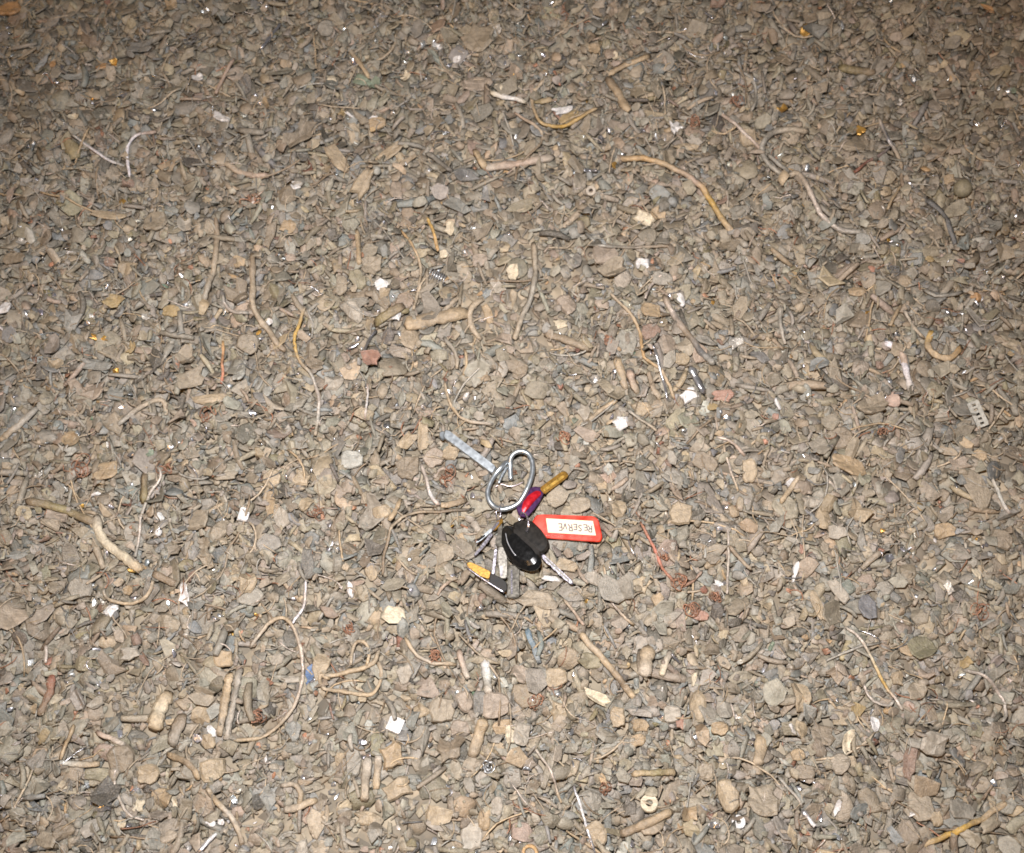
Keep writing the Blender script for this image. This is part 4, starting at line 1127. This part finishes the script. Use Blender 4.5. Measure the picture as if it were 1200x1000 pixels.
# ---- washers and coil spring
def ring_solid(px, py, ro, ri, T, key, name, label, lim=.3, squash=1.0):
    s = mpp(px, py); p = gp(px, py)
    z = Hat(p[0], p[1], 3); dd = p - CAM; p = CAM + dd * ((z - CAM[2]) / dd[2])
    r = rest(p[0], p[1], 2 * ro * s, 2 * ro * s * squash, T, 0, jit=.02, q=.95, lim=lim, prot=True)
    c, M = r
    S = 28; V = []; F = []
    prof = [(ri, 0), (ro * .97, 0), (ro, T * .2), (ro, T * .8), (ro * .96, T), (ri * 1.06, T), (ri, T * .85)]
    for r_, z_ in prof:
        for k in range(S):
            ph = 2 * math.pi * k / S
            V.append((r_ * s * math.cos(ph), r_ * s * squash * math.sin(ph), z_))
    n = len(prof)
    for i in range(n):
        for k in range(S):
            a = i * S + k; b = i * S + (k + 1) % S; a2 = ((i + 1) % n) * S + k; b2 = ((i + 1) % n) * S + (k + 1) % S
            F += [(a, b, b2), (a, b2, a2)]
    C = np.repeat(np.array(PAL[key])[None, :], len(V), 0)
    o = mesh_obj(name, np.array(V) @ M, F, SCRAP, C, smooth=False); o.location = c
    return tag(o, label, "washer", "rings and washers in the scrap")
ring_solid(865, 964, 8.2, 2.8, .0022, 'white', 'washer', 'bright white plastic washer near the bottom edge, right of centre')
ring_solid(761, 943, 10.5, 4.2, .0042, 'cream', 'washer', 'cream tan ring at the end of the brown tube')
ring_solid(693, 225, 6.0, 2.6, .003, 'pale', 'washer', 'small pale ring under the start of the yellow tan cable')
ring_solid(622, 999, 10, 6.5, .003, 'otan', 'washer', 'orange brown ring cut by the bottom edge')

def coil(px, py, ang, length, rad, key, label):
    s = mpp(px, py); p = gp(px, py); z = Hat(p[0], p[1], 3)
    t = np.linspace(0, 1, 90); L = length * s; R = rad * s
    x = (t - .5) * L; y = R * np.cos(t * 2 * math.pi * 7); zz = R + R * np.sin(t * 2 * math.pi * 7)
    a = math.radians(ang)
    P = np.c_[x * math.cos(a) - y * math.sin(a), x * math.sin(a) + y * math.cos(a), zz]
    V, F = tube(P, .0005, 5)
    o = mesh_obj("coil_spring", V, F, SCRAP, np.repeat(np.array(PAL[key])[None, :], len(V), 0), smooth=True)
    o.location = (p[0], p[1], z - .001)
    tag(o, label, "spring")
coil(513, 317, -30, 22, 6, 'steel', 'small dark coil spring right of the thin tan wire arc')

# foil ball with dark fibres
o = None
KM = [(575, 590, 30), (668, 619, 46), (612, 640, 40), (590, 660, 34), (545, 530, 34), (608, 555, 30), (640, 570, 32), (655, 670, 22)]
for px, py, R in KM:
    p = gp(px, py); f = foot(p[0], p[1], R * .00073, R * .00073, 0)
    i0, i1, j0, j1, u, v, m = f; PROT[i0:i1, j0:j1][m] = 1.0

# ---- last pieces fall between the photographed ones
drop(16000, .0078, .0225, .48, reject=.11, top=True)
for ln in WIRES.strip().splitlines(): make_wire(ln.strip())
for ln in TANGLES.strip().splitlines(): make_tangle(ln.strip())
drop(15000, .0052, .011, .32, reject=.11)

# the 300 loose flakes that show largest are objects, the rest one mass
def in_view(c):
    d = c - CAM; w = float(d @ FWD); u = d[0] / w / TANH; v = float(d @ UPV) / w / TANH
    return abs(u) < 1.0 and abs(v) < .83, w
scored = []
for k, t in enumerate(TOPS):
    ok, w = in_view(t[5])
    i = int((t[5][1] - Y0) / RES); j = int((t[5][0] - X0) / RES)
    covered = H[i, j] > t[1][:, 2].max() + .0012
    scored.append((-(t[0] / w ** 2) if ok and not covered else 1.0, k))
scored.sort()
chosen = {k for sc, k in scored[:300] if sc < 0}
KLAB = {'taupe': 'taupe', 'brown': 'dark brown', 'grey': 'warm grey', 'blueg': 'blue grey', 'dark': 'blackish', 'tan': 'tan', 'pink': 'pinkish', 'otan': 'orange tan', 'pale': 'pale',
        'white': 'white', 'redbr': 'red brown', 'steel': 'steel grey', 'silver': 'silver', 'copper': 'copper coloured', 'gold': 'gold', 'green': 'green', 'red': 'red', 'olive': 'olive', 'ltgrey': 'light grey', 'shine': 'glinting'}
FEAT = [(np.array(o.location), o["label"], o["category"]) for o in scene.objects if "label" in o.keys() and len(o["label"].split()) <= 9 and not o["label"].startswith("loose")]
USED = set()
def where(c, desc):
    ds = sorted(range(len(FEAT)), key=lambda i: float(((FEAT[i][0][:2] - c[:2]) ** 2).sum()))
    for i in ds[:6]:
        p, lab, cat = FEAT[i]
        d = c[:2] - p[:2]; dist = math.hypot(*d)
        dr = ("right of" if d[0] > 0 else "left of") if abs(d[0]) > abs(d[1]) else ("above" if d[1] > 0 else "below")
        l = "%s %s the %s" % (desc, dr, lab)
        if l not in USED and len(l.split()) <= 16:
            USED.add(l); return l
    return None
for k, (ar, V, F, C, key, c, L, W) in enumerate(TOPS):
    if k in chosen:
        o = mesh_obj("loose_flake", V - c, F, SCRAP, C); o.location = c
        asp = W / L
        shape = "slender" if asp < .4 else ("long" if asp < .55 else ("blocky" if asp > .78 else "flat"))
        dsc = "%s %s flake" % (shape, KLAB[key])
        tag(o, where(c, dsc) or "%s among the small shreds of the heap" % dsc, "flake", "loose flakes of the heap")
    else:
        FILL['V'].append(V); FILL['F'].append(F); FILL['C'].append(C)

heap = merged("scrap_gravel", FILL['V'], FILL['F'], FILL['C'], SCRAP)
tag(heap, "bed of small dusty grey brown shredded scrap covering the ground", "scrap", kind="stuff")

# ---- fine wire clippings scattered through the heap
WV, WF, WC = [], [], []
def clip_wire(x, y, L, r, key, curl):
    a = random.uniform(0, 6.28); n = 7
    pts = []; p = np.array([x, y])
    for i in range(n):
        pts.append(p.copy()); p = p + np.array([math.cos(a), math.sin(a)]) * L / (n - 1); a += curl + random.gauss(0, .12)
    pts = np.array(pts)
    if pts[:, 0].min() < X0 + .01 or pts[:, 0].max() > X1 - .01 or pts[:, 1].min() < Y0 + .01 or pts[:, 1].max() > Y1 - .01: return
    ii = ((pts[:, 1] - Y0) / RES).astype(int); jj = ((pts[:, 0] - X0) / RES).astype(int)
    if PROT[ii, jj].mean() > .35: return
    z = np.array([Hat(q[0], q[1], 1) for q in pts]); z[1:-1] = (z[:-2] + 2 * z[1:-1] + z[2:]) / 4
    z += r * .6; z[0] -= .0015; z[-1] -= .0015
    V, F = tube(np.c_[pts, z], r, 4)
    c = np.array(PAL[key]); c[:3] *= random.uniform(.75, 1.25)
    WV.append(V); WF.append(F); WC.append(np.repeat(c[None, :], len(V), 0))
for _ in range(5200):
    clip_wire(random.uniform(X0, X1), random.uniform(Y0, Y1), random.uniform(.008, .026), random.uniform(.00028, .0007),
              random.choices(['twire', 'gwire', 'bwire', 'brown', 'copper', 'silver', 'tan', 'dgrey'], [30, 22, 8, 16, 9, 2.0, 10, 6])[0],
              random.gauss(0, .22))
for _ in range(430):
    clip_wire(random.uniform(X0, X1), random.uniform(Y0, Y1), random.uniform(.026, .06), random.uniform(.0005, .0012),
              random.choices(['twire', 'gwire', 'brown', 'tan'], [30, 14, 20, 12])[0], random.gauss(0, .16))
wobj = merged("wire_clippings", WV, WF, WC, SCRAP, smooth=True)
tag(wobj, "fine curly wire clippings and fibres strewn through the scrap", "wire clippings", kind="stuff")

# ================================================================== THE BUNCH OF KEYS
STEEL = plain("zinc_steel", (.36, .39, .41), .32, .8, 300, .1, .03)
CHROME = plain("nickel_bright", (.50, .47, .52), .24, .9, 600, .3)
WORN = plain("worn_steel", (.14, .13, .11), .36, .45, 450, .5, .2)
BRASS = plain("brass", (.27, .145, .025), .36, .6, 500, .3, .1)
BLACKP = plain("black_plastic", (.006, .006, .006), .22, 0, 400, .3, 0, coat=.0, spec=.4)
DARKP = plain("worn_dark_plastic", (.013, .011, .009), .5, 0, 300, .5, .1, spec=.2)
REDP = plain("red_plastic", (.50, .028, .008), .24, 0, 110, .35, 0, coat=.3)
REDK = plain("red_anodised", (.42, .012, .02), .25, .35, 300, .3)
PURP = plain("purple_anodised", (.06, .02, .075), .32, .5, 300, .3)
PAPER = plain("paper", (.66, .56, .40), .8, 0, 500, .06)
INK = plain("ink", (.09, .08, .10), .7, 0, 500, .2)

def kz(px, py, r=6): 
    p = gp(px, py); return Hat(p[0], p[1], r)
ZK = max(kz(x, y) for x, y in ((600, 620), (620, 640), (640, 620), (590, 660), (580, 600)))

def prism(name, pts_px, z0, T, mat, parent, bev=.25, tilt=(0, 0), dome=0.0, rounds=2):
    """solid plate from a plan outline; z0 bottom height at its middle, tilt = slope in x,y"""
    P = np.array([gp(x, y, z0)[:2] for x, y in pts_px])
    for _ in range(rounds):   # chaikin corner rounding
        Q = []
        for i in range(len(P)):
            a, b = P[i], P[(i + 1) % len(P)]
            f = min(.22, .0012 / (np.linalg.norm(b - a) + 1e-9)); Q += [a * (1 - f) + b * f, a * f + b * (1 - f)]
        P = np.array(Q)
    c = P.mean(0); n = len(P)
    if np.sum(P[:, 0] * np.roll(P[:, 1], -1) - np.roll(P[:, 0], -1) * P[:, 1]) < 0: P = P[::-1]
    sz = np.sqrt(((P - c) ** 2).sum(1)).mean()
    lev = [(1 - T * bev / sz, 0), (1, T * bev), (1, T * (1 - bev)), (1 - T * bev / sz, T)]
    if dome: lev += [(.6, T + dome * .7), (.25, T + dome)]
    V = []; F = []
    par_loc = np.array(parent.location) if parent is not None else np.zeros(3)
    for k, zz in lev:
        for p in P:
            q = c + (p - c) * k
            V.append((q[0] - par_loc[0], q[1] - par_loc[1], z0 + zz + tilt[0] * (q[0] - c[0]) + tilt[1] * (q[1] - c[1]) - par_loc[2]))
    for L in range(len(lev) - 1):
        for i in range(n):
            j = (i + 1) % n
            F.append((L * n + i, L * n + j, (L + 1) * n + j, (L + 1) * n + i))
    F.append(tuple(reversed(range(n)))); F.append(tuple(range((len(lev) - 1) * n, len(lev) * n)))
    return mesh_obj(name, V, F, mat, parent=parent)

def ktube(name, P3, r_px, mat, parent, flat=1.0, closed=False, sides=12, n=40, taper=None):
    s = mpp(600, 600)
    W = np.array([gp(x, y, z) for x, y, z in P3])
    Q = catmull(W, n)
    V, F = tube(Q - np.array(parent.location), r_px * s, sides, flat, closed=closed, taper=taper)
    return mesh_obj(name, V, F, mat, parent=parent, smooth=True)

def empty(name, px, py, z, label, cat, group=None):
    o = bpy.data.objects.new(name, None); COL.objects.link(o)
    o.location = gp(px, py, z); o.empty_display_size = .01
    return tag(o, label, cat, group)

KG = "keys hanging together on one split ring"
z = ZK
# steel rod key with loop handle
k1 = empty("loop_handled_key", 590, 570, z, "grey steel rod key with an open wire loop handle above the bunch", "key", KG)
zr = kz(545, 530, 8)
zl = max(zr, kz(575, 580, 8), kz(618, 550, 8)) + .003
prism("shank", [(521, 505.5), (526, 506.5), (583, 550), (579, 558.5), (519, 514)], zr + .0005, .0052, STEEL, k1, .32, tilt=(.02, .035), rounds=1)
prism("bit", [(514.5, 509), (520, 506.5), (525, 513), (519, 518), (515.5, 515)], zr - .0006, .0050, STEEL, k1, .2, rounds=1)
loop = [(598.5, 563, zl - .001), (598, 548, zl), (598.5, 537, zl + .003), (604, 530.5, zl + .005), (612, 529, zl + .006), (620, 533, zl + .006), (624, 543, zl + .006),
        (623.5, 556, zl + .006), (619, 570, zl + .006), (613, 582, zl + .005), (607, 590, zl + .004), (598, 595, zl + .0035), (588, 597, zl + .003), (579, 593.5, zl + .002),
        (573, 586, zl + .002), (571.5, 576, zl + .002), (575, 565, zl + .002), (581, 555, zl + .002), (588, 547, zl + .003), (594.5, 541, zl - .001)]
ktube("loop_handle", loop, 3.15, STEEL, k1, n=110)
ktube("inner_strand", [(594, 547, zl + .001), (589, 556, zl + .001), (584, 567, zl + .001)], 1.7, STEEL, k1, n=12)
ktube("hooked_end", [(595.5, 586, zl + .005), (598, 583.5, zl + .007), (603, 584, zl + .008), (608, 588, zl + .007)], 1.3, WORN, k1, n=16)
# thin bright thread across the loop
k1b = empty("wire", 595, 568, z, "fine pinkish thread of wire lying across the loop handle", "wire")
zt = kz(595, 568, 5)
ktube("strand", [(580, 571, zt + .001), (587, 567.5, zt + .002), (596, 570, zt + .002), (604, 569, zt + .002), (613, 565, zt + .001)], .65, plain("pinkish_wire", (.7, .6, .62), .3, .5), k1b, n=24, sides=6)

# split ring and link
k0 = empty("split_ring", 612, 611, z, "bright thin split ring joining the red key and the black headed keys", "key ring")
ring = []
for i in range(30):
    a = 2 * math.pi * i / 29 * 1.0
    ring.append((613.5 + 5.2 * math.cos(a) - 3.0 * math.sin(a) * .4, 611.5 - 11.0 * math.sin(a), z + .010 + .006 * math.cos(a)))
ktube("ring_coil", ring, .95, CHROME, k0, n=60, sides=8)
ktube("ring_coil", [(x + .8, y + .6, zz + .0012) for x, y, zz in ring], .85, CHROME, k0, n=60, sides=8)
k0b = empty("key_ring", 584, 603, z, "small bright link between the loop handle and the little keys", "key ring")
ring = [(584 + 2.6 * math.cos(a), 602.5 - 7.5 * math.sin(a), z + .007 + .004 * math.cos(a)) for a in np.linspace(0, 2 * math.pi, 24)]
ktube("ring_coil", ring, .95, CHROME, k0b, n=50, sides=8)

# red and purple key with brass blade
k2 = empty("key", 632, 582, z, "small key with red and purple head and brass blade", "key", KG)
ktl = (.18, .12)
prism("head", [(605, 598), (607.5, 586), (615, 576), (626, 570.5), (636, 571.5), (637.5, 578), (633, 588), (626, 598), (618, 607), (609, 607)], z + .005, .0022, PURP, k2, .3, tilt=(-.15, .02))
prism("head_inset", [(611, 599), (612.5, 590), (619, 581), (628, 575), (634, 576), (634, 580), (626, 588), (619, 597), (614, 603)], z + .0074, .0012, REDK, k2, .3, tilt=(-.15, .02), dome=.0012)
prism("blade", [(632, 573.5), (658, 553), (663, 552.5), (666.5, 557), (664, 561), (638, 581)], z + .0062, .0022, BRASS, k2, .3, tilt=(-.1, -.05), rounds=1)
prism("blade_rib", [(636, 574.5), (660, 556.5), (662, 558.8), (638, 577)], z + .0084, .0008, plain("brass_bright", (.80, .50, .12), .3, .8), k2, .3, tilt=(-.1, -.05), rounds=1)

# rear dark key (flat worn head, bright blade to lower right)
k3 = empty("key", 626, 632, z, "car key with flat dark brown head and bright blade pointing lower right", "key", KG)
prism("head", [(601, 613), (612, 608.5), (624, 611.5), (634, 622), (643.5, 637), (642.5, 645), (636.5, 651), (627, 652), (612, 640), (601, 624)], z + .0095, .0042, DARKP, k3, .4, tilt=(.16, -.12), dome=.0006)
prism("blade", [(633.5, 651), (636, 649.2), (671.5, 682.3), (672, 685), (669, 686), (664, 681.5), (662, 681), (658, 675.8), (656, 675.6), (651, 669), (648.5, 668.5), (644, 662.4), (641, 661.5), (635.5, 656)], z + .0075, .0022, CHROME, k3, .35, tilt=(.0, .0), rounds=1)
prism("blade_groove", [(638, 654.4), (640, 653.4), (667, 679.6), (665.6, 680.8)], z + .0098, .0003, WORN, k3, .3, tilt=(0, .0), rounds=0)
# middle grey fob edge
k4 = empty("key", 611, 645, z, "car key with glossy black rounded head and worn blade pointing down", "key", KG)
prism("head", [(588, 620), (594, 615.5), (601, 618), (612, 631), (626, 645), (633.5, 655), (634.5, 664), (630, 670.5), (621, 672.5), (607, 667), (595, 655), (587.5, 637)], z + .0125, .0085, BLACKP, k4, .42, tilt=(.25, -.06), dome=.0022)
prism("head_seam", [(600, 619), (604, 618), (617, 631), (631, 646), (634, 653), (630, 653), (615, 640), (602, 627)], z + .0205, .0022, DARKP, k4, .4, tilt=(.2, -.06))
ktube("seam_line", [(592.5, 625, z + .0235), (595, 636, z + .0238), (601, 647, z + .0240), (605, 651.5, z + .0238)], .55, plain("grey_trim", (.3, .3, .31), .3, .2), k4, n=20, sides=6)
prism("blade", [(595.5, 662), (609, 662), (608.5, 688), (609.5, 700), (602, 703), (593.5, 701), (595, 684)], z + .0060, .0030, WORN, k4, .3, tilt=(.1, -.10), rounds=1)
prism("blade_groove", [(598.5, 668), (600.5, 668), (600.5, 697), (598.8, 697)], z + .0091, .0006, CHROME, k4, .3, tilt=(.1, -.10), rounds=0)

# small brass and steel key at the lower left
k5 = empty("key", 571, 678, z, "small two-toned brass and steel key lying at the lower left of the bunch", "key", KG)
prism("blade", [(546.5, 660.5), (551, 659), (562, 664), (576, 671), (574, 680), (560, 675), (548.5, 667)], z + .0058, .002, BRASS, k5, .3, rounds=1)
prism("head", [(574, 671), (585, 677), (594, 683), (595, 693), (590, 695), (573, 684)], z + .0058, .0024, DARKP, k5, .3)
ktube("steel_edge", [(547.5, 665.5, z + .0073), (560, 674.5, z + .0076), (575, 684.5, z + .0078), (591, 694.5, z + .0078)], 1.35, CHROME, k5, n=20, sides=8)
ktube("blade_tip", [(546.5, 660.5, z + .0055), (549, 661.5, z + .0058), (553, 663, z + .006)], 1.6, WORN, k5, n=8, sides=8)
# slim key pointing lower left
k6 = empty("key", 572, 628, z, "slim silver key pointing lower left from the small link", "key", KG)
prism("head", [(584, 609.5), (588.5, 607), (590, 612), (581, 622.5), (576.5, 622.5), (577.5, 618)], z + .007, .002, BRASS, k6, .3, tilt=(0, -.12), rounds=1)
prism("bow_plate", [(581, 613), (585, 610.5), (585, 614), (578.5, 622), (575.5, 621.5)], z + .0092, .0006, CHROME, k6, .3, tilt=(0, -.12), rounds=1)
prism("blade", [(575.5, 624), (578.5, 626.5), (568, 641), (557, 653), (555, 651), (564, 640)], z + .0062, .0018, CHROME, k6, .3, tilt=(0, -.05), rounds=1)
k6b = empty("key", 566, 630, z, "thin dark edged key lying against the slim silver key", "key", KG)
prism("blade", [(576, 619), (578.5, 622), (563, 635), (557, 638), (558.5, 635)], z + .0052, .002, STEEL, k6b, .3, rounds=1)
prism("blade_tip", [(559, 633), (568, 626.5), (569, 628.5), (559.5, 635.5)], z + .0072, .0006, BLACKP, k6b, .3, rounds=1)
# flat silver key pointing down
k7 = empty("key", 585, 652, z, "flat silver key pointing down between brass key and black head", "key", KG)
prism("head", [(584.5, 613), (588, 612), (590, 626), (592, 640), (583, 643), (580, 636), (583, 626)], z + .0066, .002, WORN, k7, .3, tilt=(.12, -.12), rounds=1)
prism("blade", [(583.5, 641), (593, 641), (594.5, 660), (594, 679), (586, 679), (584, 662)], z + .0052, .0020, plain("satin_steel", (.20, .185, .16), .33, .5, 500, .4, .2), k7, .3, rounds=1)
prism("blade_edge", [(579.6, 643.5), (583, 643.5), (579.5, 674), (576, 676)], z + .0056, .0022, CHROME, k7, .3, rounds=1)
prism("blade_cut", [(586, 663), (589, 663), (588.5, 676), (586.6, 676)], z + .0073, .0006, CHROME, k7, .3, rounds=1)

# key tag
k8 = empty("key_tag", 667, 620, z, "red plastic key tag holding a paper label marked RESERVE", "key tag")
TT = (0.0, .06)
zt = max(z, kz(690, 620, 10)) + .004
out = [(622.5, 615), (628, 605), (636, 604), (696, 606.2), (701, 610), (705.8, 630), (703.5, 635.8), (697, 635.6), (638, 631.4), (629, 624.5)]
prism("frame", out, zt, .0030, REDP, k8, .3, tilt=TT, rounds=2)
pap = [(639.6, 609.2), (694.4, 612.2), (698, 629), (642, 625.6)]
# raised rim round the paper window: four bars
def bar(a, b, c, d, zz, T, mat, nm): return prism(nm, [a, b, c, d], zz, T, mat, k8, .3, tilt=TT, rounds=0)
cy0 = gp(667, 619, zt)[1]
def ztilt(px, py, base):    # height on the tilted tag plate
    pc = gp(px, py, base); return base + TT[1] * (pc[1] - TAGC[1])
TAGC = np.array([gp(x, y, zt) for x, y in out]).mean(0)
def tagquad(name, pts, lift, T, mat):
    V = []; par = np.array(k8.location)
    for T_ in (0, T):
        for x, y in pts:
            q = gp(x, y, zt); V.append((q[0] - par[0], q[1] - par[1], zt + .0030 + lift + T_ + TT[1] * (q[1] - TAGC[1]) - par[2]))
    n = len(pts)
    F = [tuple(range(n))[::-1] if False else tuple(range(n)), tuple(range(n, 2 * n))]
    for i in range(n):
        j = (i + 1) % n; F.append((i, j, n + j, n + i))
    return mesh_obj(name, V, F, mat, parent=k8)
tagquad("paper_label", pap, .0001, .0003, PAPER)
tagquad("rim", [(637.5, 606.6), (696.3, 609.0), (694.4, 612.2), (639.6, 609.2)], .00, .0010, REDP)
tagquad("rim", [(696.3, 609.0), (700.6, 631.6), (698, 629), (694.4, 612.2)], .00, .0010, REDP)
tagquad("rim", [(640, 628.3), (700.6, 631.6), (698, 629), (642, 625.6)], .00, .0010, REDP)
tagquad("rim", [(637.5, 606.6), (639.6, 609.2), (642, 625.6), (640, 628.3)], .00, .0010, REDP)
# hand lettering RESERVE, upside down in the picture (first letter at the right end)
GL = {'R': [[(0, 0), (.02, 1), (.55, .98), (.62, .72), (.45, .52), (.03, .5)], [(.3, .5), (.66, 0)]],
      'E': [[(.62, 1), (.02, .98), (0, .5), (0, 0), (.62, .03)], [(.02, .52), (.5, .52)]],
      'S': [[(.6, .9), (.3, 1), (.06, .82), (.14, .58), (.5, .42), (.58, .18), (.3, 0), (.02, .1)]],
      'V': [[(0, 1), (.3, 0), (.64, 1)]]}
start = np.array([693.0, 617.2]); dxu = np.array([-1.0, -.055]) * 5.85; upv = np.array([.10, 1.0]) * 7.0
LV = []; LF = []
for li, ch in enumerate("RESERVE"):
    o2 = start + dxu * li * 1.0 + np.array([0, (.5, -.3, .4, -.2, .3, -.4, .1)[li]])
    hv = (1.05, .9, 1.0, .88, 1.06, .95, 1.1)[li]; sl = (.05, -.08, .1, .02, -.06, .08, .0)[li]
    for st in GL[ch]:
        pts = [o2 + dxu * 1.04 * (x + sl * y) + upv * y * hv for x, y in st]
        W = []
        for q in pts:
            g = gp(q[0], q[1], zt); W.append((g[0], g[1], zt + .00345 + TT[1] * (g[1] - TAGC[1])))
        W = np.array(W)
        for a, b in zip(W[:-1], W[1:]):
            d = b - a; d /= np.linalg.norm(d); nrm = np.array([-d[1], d[0], 0]) * .00048
            a2 = a - d * .0002; b2 = b + d * .0002; k = len(LV)
            for p in (a2 + nrm, a2 - nrm, b2 - nrm, b2 + nrm): LV.append(p - np.array(k8.location))
            for p in (a2 + nrm, a2 - nrm, b2 - nrm, b2 + nrm): LV.append(p - np.array(k8.location) + np.array([0, 0, .00006]))
            LF += [(k, k + 1, k + 2, k + 3), (k + 4, k + 5, k + 6, k + 7), (k, k + 1, k + 5, k + 4), (k + 1, k + 2, k + 6, k + 5), (k + 2, k + 3, k + 7, k + 6), (k + 3, k, k + 4, k + 7)]
mesh_obj("lettering", LV, LF, INK, parent=k8)
